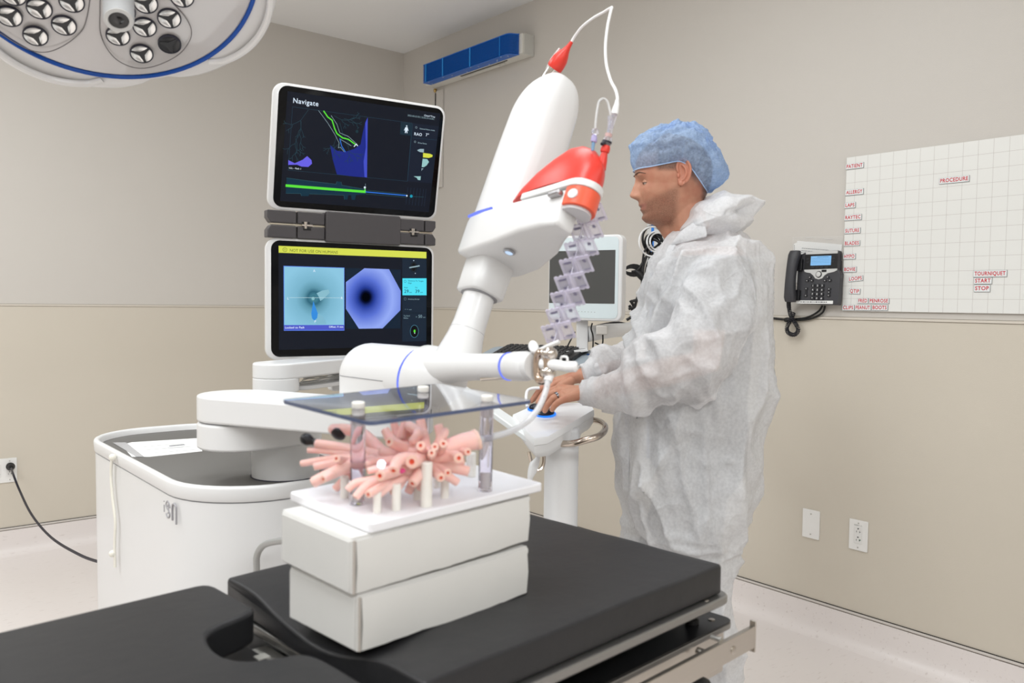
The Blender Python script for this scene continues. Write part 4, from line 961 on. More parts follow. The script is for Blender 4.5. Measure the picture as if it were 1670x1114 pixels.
A.line('path_blue', [[c2(660, 540), c2(672, 590), c2(698, 632)]], g('cyanblue', (44, 116, 220)), .0024)
A.line('tip', [[c2(760, 595), c2(775, 578), c2(784, 590)]], wht, .0026)
A.disc('nodule', c2(780, 490), .0045, g('nodule', (22, 52, 62)))
A.poly('icon_tile', [c2(1085, 424), c2(1165, 434), c2(1160, 520), c2(1080, 510)], g('tile', (22, 44, 58)))
A.poly('person_icon', [c2(*p) for p in ((1118, 460), (1132, 460), (1139, 485), (1134, 486), (1130, 475), (1132, 502), (1127, 503), (1124, 486), (1119, 502), (1114, 500), (1117, 474), (1112, 484), (1108, 482))], wht)
A.disc('person_head', c2(1127, 452), .0021, wht)
A.line('divider', [[c2(1170, 535), c2(1338, 550)], [c2(1168, 436), c2(1132, 838)]], g('frame', (36, 66, 84)), .0009)
A.disc('arc_icon', c2(1194, 462), .0032, pale, ring=.0008)
A.text('small_text', [('Optimal Fluoro Angle', c2(1217, 470), .0054, 'LEFT'), ('Drive Force', c2(1205, 569), .0056, 'LEFT')], pale, .02)
A.disc('info_icon', c2(1185, 562), .0030, pale, ring=.0008)
A.text('angle', [('RAO', c2(1178, 507), .0125, 'LEFT'), ('7\u00b0', c2(1259, 514), .0125, 'LEFT')], wht, .012)
A.poly('bar_white', [c2(1200, 620), c2(1220, 612), c2(1247, 612), c2(1246, 637), c2(1220, 634), c2(1204, 626)], pale)
A.poly('bar_yellow', [c2(1241, 640), c2(1290, 646), c2(1308, 655), c2(1305, 668), c2(1280, 675), c2(1240, 671)], g('yellow', (214, 220, 74)))
A.poly('bar_mint', [c2(1238, 680), c2(1270, 683), c2(1282, 703), c2(1265, 728), c2(1245, 740), c2(1231, 738)], g('mint', (150, 196, 196)))
A.poly('bar_white', [c2(1230, 747), c2(1245, 750), c2(1236, 755), c2(1230, 766)], pale)
A.poly('bar_white', [c2(1175, 803), c2(1225, 803), c2(1222, 830), c2(1204, 828), c2(1198, 815)], g('mint', (150, 196, 196)))
A.poly('route_upper', [c2(288, 814), c2(420, 833), c2(632, 858), c2(640, 838), c2(668, 842), c2(672, 864), c2(740, 876), c2(836, 893), c2(836, 932), c2(282, 922)], g('routebg', (12, 48, 66)))
A.poly('route_lower', [c2(282, 905), c2(836, 930), c2(772, 934), c2(765, 968), c2(742, 968), c2(738, 936), c2(718, 936), c2(712, 966), c2(690, 964), c2(688, 934), c2(448, 924), c2(440, 942), c2(392, 940), c2(386, 922), c2(282, 921)], g('routebg', (12, 48, 66)))
A.line('route_edge', [[c2(288, 814), c2(420, 833), c2(632, 858), c2(640, 838)], [c2(668, 842), c2(674, 866), c2(740, 878), c2(836, 894)], [c2(282, 922), c2(386, 924), c2(392, 940)], [c2(448, 926), c2(688, 936), c2(692, 966)]], teal, .0008)
A.line('route_bar', [[c2(286, 868), c2(560, 890), c2(836, 911)]], green, .0075)
A.line('route_bar', [[c2(834, 912), c2(835, 885)]], green, .0040)
A.disc('marker', c2(834, 881), .0034, wht)
A.line('marker_line', [[c2(838, 855), c2(837, 905)]], pale, .0008)
A.line('target_line', [[c2(840, 912), c2(1128, 938)]], g('cyanblue', (44, 116, 220)), .0030)
A.line('target_edges', [[c2(840, 900), c2(1128, 928)], [c2(840, 926), c2(1128, 950)], [c2(1170, 945), c2(1245, 948)]], teal, .0008)
A.line('ticks', [[c2(x, 880+(x-1130)*.09), c2(x-14, 1000+(x-1130)*.09)] for x in (1134, 1156, 1178, 1200, 1222, 1244, 1262)], g('tick', (44, 64, 88)), .0007)
A.disc('marker', c2(1127, 939), .0026, wht); A.disc('target', c2(1158, 942), .0048, g('target', (30, 150, 176)))
A.poly('path_tile', [c2(303, 728), c2(392, 740), c2(391, 760), c2(301, 752)], g('black', (8, 10, 14)))
A.text('path_name', [('LLL - Path 1', c2(305, 744), .0066, 'LEFT')], wht, .012)
c3 = lambda x, y: (400+x/3.978, 330+y/3.978)
B = Screen(M_lo, lo)
B.poly('display', [c3(216, 282), c3(1175, 322), c3(1174, 930), c3(218, 958)], g('navy', (17, 22, 34)))
B.poly('banner', [c3(216, 282), c3(1175, 322), c3(1175, 364), c3(217, 327)], g('banner', (214, 222, 84)))
dk = g('darktext', (70, 78, 34))
B.disc('info_icon', c3(257, 307), .0065, dk, ring=.0011); B.line('info_icon', [[c3(257, 301), c3(257, 313)]], dk, .0012)
B.text('banner_text', [('NOT FOR USE ON HUMANS', c3(287, 312), .0118, 'LEFT')], dk)
def viewmat(name, kind):
    m = bpy.data.materials.new(name); m.use_nodes = True; nt = m.node_tree; nt.nodes.clear()
    out = nt.nodes.new('ShaderNodeOutputMaterial'); em = nt.nodes.new('ShaderNodeEmission'); nt.links.new(em.outputs[0], out.inputs[0])
    return m, nt, em
def radial(name, M, c, sc, stops, noise_s=0):
    # flat print of an endoscope picture: colour by distance from a centre given in the screen's own coordinates
    m, nt, em = viewmat(name, 0)
    tc = nt.nodes.new('ShaderNodeTexCoord'); mp = nt.nodes.new('ShaderNodeMapping')
    iv = (WM[rb].inverted() @ M).inverted()
    loc, rot, _ = iv.decompose()
    mp.inputs['Location'].default_value = loc; mp.inputs['Rotation'].default_value = rot.to_euler()
    nt.links.new(tc.outputs['Object'], mp.inputs[0])
    m2 = nt.nodes.new('ShaderNodeMapping'); m2.inputs['Location'].default_value = (-c[0]*sc[0], -c[1]*sc[1], 0); m2.inputs['Scale'].default_value = (sc[0], sc[1], 0)
    nt.links.new(mp.outputs[0], m2.inputs[0])
    ln = nt.nodes.new('ShaderNodeVectorMath'); ln.operation = 'LENGTH'
    nz = nt.nodes.new('ShaderNodeTexNoise'); nz.inputs['Scale'].default_value = 3; nz.inputs['Detail'].default_value = 5
    nt.links.new(m2.outputs[0], nz.inputs['Vector'])
    mx = nt.nodes.new('ShaderNodeMath'); mx.operation = 'MULTIPLY_ADD'; mx.inputs[1].default_value = noise_s
    nt.links.new(nz.outputs['Fac'], mx.inputs[0]); nt.links.new(m2.outputs[0], ln.inputs[0]); nt.links.new(ln.outputs['Value'], mx.inputs[2])
    cr = nt.nodes.new('ShaderNodeValToRGB'); e = cr.color_ramp.elements
    while len(e) < len(stops): e.new(.5)
    for i, (p, c_) in enumerate(stops): e[i].position = p; e[i].color = (*srgb(*c_), 1)
    nt.links.new(mx.outputs[0], cr.inputs[0]); nt.links.new(cr.outputs[0], em.inputs[0])
    return m
cL = B.xy(c3(445, 622)); cR = B.xy(c3(782, 617))
mL = radial('virtual_view', M_lo, cL, (7.2, 7.2), [(.03, (34, 84, 104)), (.10, (70, 128, 146)), (.17, (52, 104, 124)), (.26, (96, 152, 172)), (.42, (124, 182, 206)), (.75, (142, 200, 226))], .06)
mR_ = radial('camera_view', M_lo, cR, (6.6, 6.0), [(.10, (4, 6, 14)), (.135, (10, 18, 56)), (.22, (44, 66, 158)), (.38, (92, 116, 214)), (.62, (150, 172, 246)), (1.0, (80, 104, 206))], .05)
B.poly('virtual_frame', [c3(248, 412), c3(643, 424), c3(643, 832), c3(250, 833)], g('vframe', (90, 132, 236)))
B.poly('virtual_view', [c3(252, 416), c3(640, 427), c3(640, 795), c3(253, 796)], mL)
B.poly('virtual_footer', [c3(251, 797), c3(642, 796), c3(642, 828), c3(251, 829)], g('vfoot', (78, 88, 200)))
B.poly('lumen_light', [c3(*p) for p in ((462, 590), (500, 572), (540, 566), (548, 585), (530, 605), (500, 632), (486, 640), (476, 612))], g('lumenlight', (136, 188, 204)))
B.poly('lumen_light', [c3(*p) for p in ((470, 722), (498, 735), (520, 765), (526, 790), (460, 790))], g('lumenlight2', (128, 184, 206)))
B.disc('lumen_ring', c3(443, 626), .0085, g('lring', (70, 130, 146)), ring=.0022); B.disc('lumen_core', c3(440, 625), .0050, g('lcore', (130, 186, 196)))
B.line('cross_hair', [[c3(285, 618), c3(620, 620)]], g('hair', (196, 224, 232)), .0010)
B.poly('pointer', [c3(441, 640), c3(470, 720), c3(466, 750), c3(448, 768), c3(432, 752), c3(428, 720)], g('pointer', (52, 140, 222)))
B.text('axis_letters', [('A', c3(447, 445), .010, 'CENTER'), ('P', c3(453, 774), .010, 'CENTER'), ('L', c3(277, 624), .010, 'CENTER'), ('R', c3(626, 622), .010, 'CENTER')], wht, .012)
B.text('footer_text', [('Locked to Path', c3(257, 813), .0086, 'LEFT'), ('Offset: 0 mm', c3(636, 808), .0078, 'RIGHT')], wht, .02)
B.poly('camera_tile', [c3(650, 426), c3(1008, 437), c3(1006, 818), c3(652, 822)], g('camtile', (16, 34, 52)))
B.poly('camera_view', [c3(*p) for p in ((652, 518), (772, 428), (932, 434), (1008, 575), (1006, 700), (890, 818), (737, 820), (652, 690))], mR_)
B.poly('side_panel', [c3(1018, 362), c3(1175, 366), c3(1174, 900), c3(1018, 904)], g('sidepanel', (24, 38, 54)))
B.disc('ball_icon', c3(1092, 420), .0115, g('black', (8, 10, 14)), ry=.016); B.disc('ball_icon', c3(1092, 420), .0085, g('ballring', (50, 66, 76)), ry=.015, ring=.0008)
B.line('scope_icon', [[c3(1066, 424), c3(1085, 420), c3(1100, 418), c3(1128, 412)]], pale, .0040)
B.disc('dot', c3(1092, 378), .0014, wht); B.disc('dot', c3(1102, 461), .0014, wht)
B.poly('cyan_tile', [c3(1019, 493), c3(1175, 493), c3(1175, 603), c3(1019, 603)], g('cyan', (80, 226, 246)))
dkc = g('darkcyan', (14, 70, 96))
B.disc('info_icon', c3(1036, 513), .0042, dkc, ring=.0009)
B.text('tile_text', [('Distance To Target', c3(1055, 509), .0062, 'LEFT'), ('Edge', c3(1055, 524), .0062, 'LEFT'), ('Near', c3(1030, 553), .0060, 'LEFT'), ('Far', c3(1101, 553), .0060, 'LEFT'), ('29', c3(1030, 578), .0150, 'LEFT'), ('mm', c3(1062, 584), .0058, 'LEFT'), ('39', c3(1101, 578), .0150, 'LEFT'), ('mm', c3(1134, 584), .0058, 'LEFT')], dkc, .01)
gr = g('greytext', (110, 136, 146))
B.disc('info_icon', c3(1036, 627), .0042, gr, ring=.0009)
B.text('panel_text', [('Anatomy Border', c3(1055, 628), .0060, 'LEFT'), ('- -', c3(1034, 692), .0120, 'LEFT'), ('mm', c3(1062, 696), .0056, 'LEFT'), ('Tip Bend', c3(1026, 737), .0060, 'LEFT'), ('Radius', c3(1026, 751), .0060, 'LEFT'), ('>', c3(1105, 744), .0085, 'LEFT'), ('50', c3(1121, 741), .0140, 'LEFT'), ('mm', c3(1152, 746), .0056, 'LEFT')], g('greytext2', (140, 170, 180)))
B.line('divider', [[c3(1018, 718), c3(1174, 717)]], g('black', (8, 10, 14)), .0009)
B.disc('tip_dial', c3(1096, 837), .0150, g('black', (8, 10, 14)), ry=.0205); B.disc('tip_dial', c3(1096, 837), .0150, g('dial', (86, 150, 180)), ry=.0205, ring=.0010)
B.disc('tip_marker', c3(1097, 836), .0034, green, ry=.0052); B.disc('tip_marker', c3(1098, 849), .0016, wht)
# ------------------------------------------------------------------ sheet of papers on the cart mat
pq = [onZ(*p, .9275) for p in ((198, 726), (214, 721.5), (325, 714.5), (330, 736), (244, 745), (215, 745))]
t = thing('document_sheet', Matrix.Translation(pq[0]), 'printed white document sheet in a plastic sleeve on the cart top', 'paper')
MB().prism([(p.x, p.y) for p in pq], .9268, .9278).build('sheet', S('paper_white', (238, 238, 236), .7), t, smooth=0)
p2 = [onZ(*p, .9280) for p in ((184, 722), (205, 721.5), (235, 745), (222, 745))]
MB().prism([(p.x, p.y) for p in p2], .9279, .9283).build('sleeve_edge', mat('sleeve_grey', srgb(210, 210, 212), .2, alpha=.6), t, smooth=0)
mb = MB()
for (xa, ya, xb, yb) in ((232, 729, 300, 723), (236, 734, 312, 728), (250, 739, 320, 733), (272, 731, 300, 728.5)):
    a, b = onZ(xa, ya, .928), onZ(xb, yb, .928); d = (b-a).normalized(); nn = V((-d.y, d.x, 0))*.0016
    mb.add([a-nn, b-nn, b+nn, a+nn], [(0, 1, 2, 3)])
mb.build('print', S('print_light', (140, 140, 146), .8), t, smooth=0, recalc=False)
a, b = onZ(276, 727.5, .9281), onZ(301, 725, .9281)
mb = MB(); nn = V((-(b-a).y, (b-a).x, 0)).normalized()*.008; mb.add([a-nn, b-nn, b+nn, a+nn], [(0, 1, 2, 3)]); mb.build('print_block', S('print_block', (120, 120, 126), .8), t, smooth=0, recalc=False)
# ================================================================== red catheter cartridge on the flange
m_redc = S('cartridge_red', (222, 60, 48), .34); m_redb = S('cartridge_orange_red', (238, 96, 66), .4)
m_lil = mat('clear_lilac', srgb(234, 229, 246), .15, trans=.4, ior=1.25, alpha=.6); m_web = mat('clear_web', srgb(232, 228, 244), .1, alpha=.30)
m_clear = mat('clear_plastic', srgb(240, 238, 246), .08, trans=.85, ior=1.35, alpha=.8)
ct = thing('catheter_cartridge', HM @ T(.25, -.03, .33), 'glossy red catheter cartridge clipped on the robot arm head', 'cartridge')
rings = []
# x along the flange, section: half width w, ridge height h above the flange top, ridge shift to the near side
for x, w, h, r_ in ((.085, .004, .002, .5), (.10, .020, .010, .5), (.13, .030, .034, .6), (.17, .036, .062, .65), (.21, .038, .083, .7), (.245, .038, .096, .75), (.272, .036, .094, .8), (.296, .033, .082, .85), (.314, .028, .064, .9), (.328, .019, .046, .9), (.335, .004, .036, .9)):
    sec = []
    for i in range(25):
        a = PI*i/24; sec.append((x, -.036-w*math.copysign(abs(math.cos(a))**r_, math.cos(a)), .3455+h*math.sin(a)**.8))
    rings.append(sec)
MB(HM).loft(rings).build('shell', m_redc, ct, smooth=70)
MB(HM).loft([[(x, y, z) for x, y in [(.30+.038*math.cos(a)*1.0, -.036+.036*math.sin(a)) for a in [-PI/2+PI*i/20 for i in range(21)]]+[(.15, 0.0), (.15, -.072)]] for z in (.3305, .3452)]).build('white_band', m_rob, ct, smooth=40, bevel=.002)
MB(HM).loft([[(x, y, z) for x, y in [(.300+.036*math.cos(a), -.036+.034*math.sin(a)) for a in [-PI/2+PI*i/20 for i in range(21)]]+[(.291, -.002), (.291, -.070)]] for z in (.292, .3305)]).build('nose_band', m_redb, ct, smooth=40, bevel=.002)
MB(HM).loft([[(x, y, z) for x, y in [(.298+.030*math.cos(a), -.036+.029*math.sin(a)) for a in [-PI/2+PI*i/20 for i in range(21)]]+[(.291, -.007), (.291, -.065)]] for z in (.286, .292)]).build('nose_socket', S('socket_grey', (205, 203, 206), .4), ct, smooth=40)
f = HM @ T(.308, -.0685, .311) @ Matrix.Rotation(PI/2+.0, 4, 'X') 
an = math.radians(-68); nrm_ = V((math.cos(an), math.sin(an), 0))
MB(HM @ frameZ((.300+.0355*math.cos(an), -.036+.0335*math.sin(an), .3115), nrm_)).lathe([(.0100, -.003), (.0100, .0020), (.0090, .0028)], 28).build('round_button', m_rob, ct)
# filling port: red neck, black ring, clear fittings, loop of tubing
np0 = W(983, 262, 1.575); np1 = W(988.5, 238, 1.575)
MB().tube([np0+(np0-np1)*.6, np0, lerp(np0, np1, .55), lerp(np0, np1, .56), lerp(np0, np1, .8), np1], [.010, .0085, .0060, .0085, .0092, .0078], 18).build('port_neck', m_redc, ct)
MB().tube([np1, W(989.5, 234, 1.575), W(991, 228, 1.575), W(992, 222, 1.575)], [.006, .0085, .0085, .006], 16).build('luer_fitting', m_clear, ct)
MB().tube([W(989.2, 233.5, 1.575), W(990, 230.5, 1.575)], .0095, 18).build('black_collar', S('collar_black', (30, 28, 40), .35), ct)
MB().tube([W(985, 233, 1.57), W(981, 235, 1.565)], [.005, .003], 8).build('collar_tab', S('collar_black', (30, 28, 40), .35), ct)
MB().tube([W(991.5, 224, 1.575), W(993, 218, 1.575)], .0068, 14).build('pink_seal', mat('seal_pink', srgb(240, 200, 196), .3, trans=.4), ct)
MB().tube([W(993, 220, 1.575), W(996, 205, 1.575), W(1000, 194, 1.575), W(1003, 186, 1.575)], [.0050, .0060, .0056, .0050], 14).build('y_connector', m_clear, ct)
MB().tube([W(995, 210, 1.575), W(996, 198, 1.57), W(995, 189, 1.57)], [.0052, .0060, .0050], 14).build('side_port', m_clear, ct)
MB().tube(spline([W(996, 190, 1.57), W(993.5, 176, 1.57), W(990, 165, 1.57), W(984, 161, 1.57), W(977, 166, 1.57), W(973.5, 182, 1.57), W(971.5, 200, 1.57), W(970.5, 212, 1.57)], 6), .0021, 8).build('flush_tube', mat('tube_milky', srgb(235, 235, 235), .25, trans=.3), ct)
MB().tube([W(970.5, 210, 1.57), W(970.4, 212, 1.57), W(969.6, 219, 1.57), W(969.5, 220, 1.57)], [.005, .0072, .0072, .005], 14).build('clear_cap', m_clear, ct)
MB().tube([W(969.3, 220, 1.57), W(969, 224, 1.57), W(968.4, 231, 1.57), W(968, 232, 1.57)], [.004, .0058, .0062, .0045], 14).build('lilac_cap', mat('lilac', srgb(196, 186, 232), .3, trans=.3), ct)
MB().tube([W(968, 231, 1.57), W(966.4, 246, 1.57)], [.0036, .0030], 12).build('blue_stem', mat('stem_blue', srgb(150, 190, 225), .25, trans=.4), ct)
# ================================================================== white vision cable with its red plug
vc = thing('vision_cable', W(910, 100, 1.93), 'thin white cable looping up from a red plug on the robot head', 'cable')
a_, b_ = W(903, 113, 1.925), W(932.5, 68, 1.90); dd_ = b_-a_
prof = [(-.20, .0105), (-.06, .0115), (-.04, .0125)]
MB().tube([a_-dd_*.35, a_-dd_*.06, a_+dd_*.03], [.0155, .0155, .0150], 22).build('steel_collar', m_chrome, vc)
MB().tube([a_+dd_*t_ for t_ in (.02, .05, .2, .38, .52, .66, .80, 1.0)], [.017, .0185, .0190, .0178, .0142, .0095, .0060, .0038], 24).build('plug', m_redc, vc, label='red bulb shaped plug')
MB().tube([W(889, 119, 1.93), W(899, 97, 1.93), W(906, 88, 1.92), W(913, 79, 1.915)], .0028, 8).build('retainer_wire', m_rob, vc)
cp = [b_-dd_*.05, W(938, 58, 1.89), W(950, 43, 1.86), W(968, 29, 1.82), W(984, 20, 1.78), W(997, 12.5, 1.74), W(996.5, 17, 1.73), W(991, 42, 1.71), W(987.5, 75, 1.69), W(989, 105, 1.66), W(996, 131, 1.63), W(1004, 147, 1.60), W(1007, 160, 1.585), W(1006, 168, 1.58)]
MB().tube(spline(cp, 8), .0029, 10).build('cable', S('cable_white', (245, 245, 245), .35), vc)
MB().tube([W(1006.5, 164, 1.582), W(1006, 170, 1.58), W(1002.5, 184, 1.578), W(1002, 187, 1.577)], [.0035, .0048, .0072, .0068], 16).build('strain_relief', S('cable_white', (245, 245, 245), .35), vc)
# ================================================================== clear folding catheter guide between head and wrist
gd = thing('catheter_guide', W(930, 460, 1.56), 'clear plastic zigzag catheter guide hanging between robot head and wrist', 'catheter guide')
TLs = [(933, 342), (927, 370), (919, 398.5), (911, 426), (903, 453.5), (896.5, 480), (889, 507), (881.5, 534)]
def panel(seg, TL, tv, dv, d0, d1, flip):
    # a framed parallelogram: four bars, a thin web and two openings
    C = [(TL[0], TL[1], d0), (TL[0]+tv[0], TL[1]+tv[1], d0), (TL[0]+tv[0]+dv[0], TL[1]+tv[1]+dv[1], d1), (TL[0]+dv[0], TL[1]+dv[1], d1)]
    P_ = [W(*c) for c in C]
    nrm = (P_[1]-P_[0]).cross(P_[3]-P_[0]).normalized()
    if nrm.dot(CF) > 0: nrm = -nrm
    at = lambda u, v: (P_[0]*(1-u)+P_[1]*u)*(1-v)+(P_[3]*(1-u)+P_[2]*u)*v
    mb = MB()
    def bar(u0, v0, u1, v1, h):
        q = [at(u0, v0), at(u1, v0), at(u1, v1), at(u0, v1)]
        mb.loft([[p+nrm*h for p in q], [p-nrm*h for p in q]])
    t_ = .17
    bar(0, 0, 1, t_, .0024); bar(0, 1-t_, 1, 1, .0024); bar(0, t_, t_, 1-t_, .0024); bar(1-t_, t_, 1, 1-t_, .0024)
    p = mb.build('frame', m_lil, gd, smooth=0, label='clear lilac tinted frame')
    mb = MB(); bar(t_, t_, 1-t_, 1-t_, .0006); mb.build('web', m_web, p, smooth=0)
    mb = MB(); bar(.3, .80 if flip else .16, .8, .92 if flip else .30, .0012); mb.build('slot', S('eyelet_smoke', (120, 116, 140), .4), p, smooth=0)
    mb = MB()
    for v in (0, 1):
        for u in (.15, .5, .85): mb.tube([at(u-.09, v), at(u+.09, v)], .0020, 8)
    mb.build('hinge', m_lil, p, smooth=60, kind='stuff')
    # dark star-shaped catheter eyelet
    mb = MB(); c = at(.55, .30 if flip else .78)
    ex_ = (P_[1]-P_[0]).normalized(); ey_ = (P_[3]-P_[0]).normalized()
    star = [c+(ex_*math.cos(a)+ey_*math.sin(a))*(.0042 if k % 2 == 0 else .0024) for k, a in enumerate([2*PI*i/10 for i in range(10)])]
    mb.loft([[q+nrm*.0012 for q in star], [q-nrm*.0012 for q in star]])
    mb.build('eyelet', S('eyelet_smoke', (120, 116, 140), .4), p, smooth=0)
for i, tl in enumerate(TLs):
    d0 = lerp(1.600, 1.505, i/7)
    panel(i, tl, (22, -5.5), (9.5, 25), d0, d0+.010, False)
    panel(i, (tl[0]+27, tl[1]-6), (21, -4.5), (10.5, 25.5), d0-.002, d0+.012, True)
    mb = MB(); mb.tube([W(tl[0]+24, tl[1]-6, d0), W(tl[0]+35, tl[1]+20, d0+.006)], .0042, 8).build('spine', m_lil, gd)
MB().tube([W(958, 330, 1.59), W(956, 345, 1.59), W(938, 420, 1.57), W(921, 490, 1.545), W(905, 552, 1.50), W(896, 572, 1.475)], .0012, 8).build('catheter', mat('catheter_body', srgb(215, 212, 228), .3, trans=.3), gd)
# ================================================================== clear breathing tube from the wrist into the model
et = thing('breathing_tube', W(880, 660, 1.43), 'clear curved breathing tube running from the robot wrist into the model', 'tube')
ep = [W(893.5, 619, 1.462), W(891, 634, 1.455), W(884, 654, 1.44), W(874, 672, 1.42), W(860, 687, 1.40), W(842, 699, 1.375), W(822, 707, 1.345), W(800, 713, 1.315), W(778, 718, 1.288), W(768, 720, 1.275)]
MB().tube(spline(ep, 6), .0056, 16, caps=(False, False)).tube(spline(ep, 6), .0044, 16, caps=(False, False)).build('tube', mat('tube_clear', (.92, .92, .94), .08, alpha=.42, coat=.5), et, recalc=False, smooth=180)
MB().tube(spline(ep, 6), .0016, 8).build('inner_catheter', S('catheter_white', (225, 225, 228), .4), et)
mb = MB()
for k in range(5, 46, 5):
    q = spline(ep, 6)
    mb.tube([q[k]-CF*.0052+CU*.001, lerp(q[k], q[k+1], .25)-CF*.0052+CU*.001], .0011, 6)
mb.build('depth_marks', S('mark_dark', (60, 60, 70), .5), et)
# ================================================================== console the operator stands at
cn = thing('control_console', V((W(915, 790, 2.27).x, W(915, 790, 2.27).y, 0)), 'white pedestal control console with steel grab loop under the man\'s hands', 'console')
cpos = W(915, 790, 2.27)
m_con = S('console_white', (240, 241, 242), .32, coat=.1)
MB(T(cpos.x, cpos.y, 0)).lathe([(.0465, .07), (.0465, 1.02)], 36).build('pole', m_con, cn)
bpos = cpos-V((CR.x, CR.y, 0))*.07
MB().loft([[(lerp(bpos.x, cpos.x, k)+r_*math.cos(2*PI*i/40), lerp(bpos.y, cpos.y, k)+r_*math.sin(2*PI*i/40), z) for i in range(40)] for r_, z, k in ((.125, .03, 0), (.13, .04, 0), (.125, .065, 0), (.06, .085, .8), (.05, .10, 1))]).build('base', m_con, cn)
for k in range(4):
    a = PI/4+PI/2*k
    MB(T(bpos.x+.10*math.cos(a), bpos.y+.10*math.sin(a), .0)).lathe([(.012, 0.0), (.022, .004), (.022, .028), (.012, .031)], 16).build('caster', S('caster_grey', (60, 60, 62), .5), cn)
def cdepth(x, y): return 2.36-(y-659)*.0052
CT = [(836, 676), (873, 659.5), (905, 657), (951, 657), (967, 664), (969, 668), (932, 690), (893, 712), (871, 715), (858, 703)]
top = [W(x, y, cdepth(x, y)) for x, y in CT]
def offs(P_, k, dz):
    c = sum(P_, V())/len(P_); return [V((lerp(c.x, p.x, k), lerp(c.y, p.y, k), p.z+dz)) for p in P_]
MB().loft([offs(top, .95, -.002), offs(top, .985, .0), offs(top, 1.0, -.004), offs(top, 1.005, -.018)][::-1]).build('control_deck', m_con, cn, smooth=40)
MB().loft([offs(top, 1.0, -.0185), offs(top, .985, -.020), offs(top, .98, -.036), offs(top, .88, -.052), offs(top, .7, -.056)]).build('deck_underside', m_con, cn, smooth=40)
MB().loft([[V((p.x, p.y, z)) for p in offs([W(890, 720, 2.2), W(945, 690, 2.2), W(948, 690, 2.36), W(888, 690, 2.36)], 1, 0)] for z in (.995, 1.045)]).build('neck_housing', S('console_grey', (222, 224, 226), .4), cn, bevel=.012, seg=3)
# flat support arm going back-left from the deck
sa = [W(735, 624, 2.42), W(762, 630, 2.40), W(866, 700, 2.22), W(872, 718, 2.12), W(858, 712, 2.14)]
MB().loft([[p for p in sa], [p-V((0, 0, .016)) for p in sa]]).build('support_arm', S('console_pale', (226, 229, 229), .35), cn, smooth=30, bevel=.003)
# controls: trackball and scroll wheel, dark with blue glow
m_ctl = S('control_black', (14, 16, 34), .3); m_cblue = glow('control_blue', (40, 130, 255), 1.2)
def onDeck(x, y): return W(x, y, cdepth(x, y))
nd = (top[3]-top[0]).cross(top[7]-top[0]).normalized(); nd = nd if nd.z > 0 else -nd
for x, y, r_ in ((872, 668, .016), (889, 676, .026)):
    p = onDeck(x, y)
    f = frameZ(p, nd, bw)
    MB(f).lathe([(r_+.004, .0005), (r_+.004, .003), (r_+.001, .004)], 28).build('glow_ring', m_cblue, cn, label='blue lit ring')
    MB(f).lathe([(r_, .002), (r_*.98, .008), (r_*.8, .013), (r_*.4, .016), (.001, .017)], 28).build('control_ball', m_ctl, cn)
# polished grab loop around the pole
lp_ = [W(889, 721, 2.22), W(905, 723.5, 2.18), W(933, 723.5, 2.15), W(955, 718, 2.14), W(975, 712, 2.15), W(985.5, 703, 2.19), W(986.5, 694, 2.25), W(977, 687, 2.32), W(961, 686, 2.36), W(947, 698, 2.37)]
MB().tube(spline(lp_, 6), .0078, 12, up=(0, 0, 1), flat=1.15).build('grab_loop', S('loop_steel', (200, 188, 176), .12, metal=1), cn)
MB().tube([W(947, 699, 2.37), W(960, 690, 2.36)], .010, 12).build('loop_mount', S('loop_steel', (200, 188, 176), .12, metal=1), cn)
hk = [W(887, 716, 2.21), W(887, 740, 2.21), W(886.5, 756, 2.205), W(882, 765, 2.20), W(874, 767, 2.195), W(869, 760, 2.19), W(865, 748, 2.19), W(862.5, 737, 2.19)]
MB().tube(spline(hk, 6), .0048, 10).build('cable_hook', S('loop_steel', (200, 188, 176), .12, metal=1), cn)
cx_ = thing('cable_connector', W(872, 762, 2.17), 'small white cable connector dangling on the console hook', 'connector')
MB().tube([W(879.5, 738, 2.172), W(878, 744, 2.172), W(876, 750, 2.17), W(871, 758, 2.168), W(868, 768, 2.168), W(865, 777, 2.168), W(864, 783, 2.168)], [.0028, .0045, .0075, .0125, .0118, .0082, .0062], 18).build('body', m_con, cx_)
MB().tube([W(864, 783, 2.168), W(862.5, 789, 2.168)], .0052, 14).build('metal_tip', S('tip_steel', (180, 178, 176), .2, metal=.9), cx_)
MB().tube(spline([W(879.5, 740, 2.172), W(880, 728, 2.19), W(883, 714, 2.22), W(880, 700, 2.3)], 5), .0024, 8).build('cable', m_con, cx_)
MB().tube(spline([W(860, 664, 2.33), W(858, 650, 2.36), W(860, 638, 2.38), W(868, 633.5, 2.38), W(880, 633, 2.38)], 6), .0045, 10).build('thin_loop', m_con, cn)
# ================================================================== wall arm workstation behind: monitor, column, keyboard
ws = thing('medical_monitor', V((XW-.05, onX(1090, 500, XW).y, 1.3)), 'white medical monitor with grey dark screen on a wall arm behind the man', 'monitor')
m_wsw = S('monitor_white', (232, 237, 238), .35); m_wss = S('monitor_screen', (78, 78, 77), .3)
q0, q1, q3 = W(887, 398, 3.16), W(1010, 382, 3.00), W(898, 515, 3.18)
wx = q1-q0; wx.z = 0; wx.normalize()
wy = (V((0, 0, 1))+wx*(-.075)).normalized()
WMt = frame(q0, wx, wy)
inv = WMt.inverted(); nW = WMt.to_3x3() @ V((0, 0, 1))
wl = lambda x, y: (lambda l: (l.x, l.y))(inv @ onP(x, y, q0, nW))
a, b, c, d = wl(887, 400), wl(1007, 382), wl(1022, 525), wl(898, 514)
Wm, Hm = b[0]-a[0], a[1]-d[1]
cx0, cy0 = (a[0]+c[0])/2-.0, (b[1]+c[1])/2
Hm = b[1]-c[1]
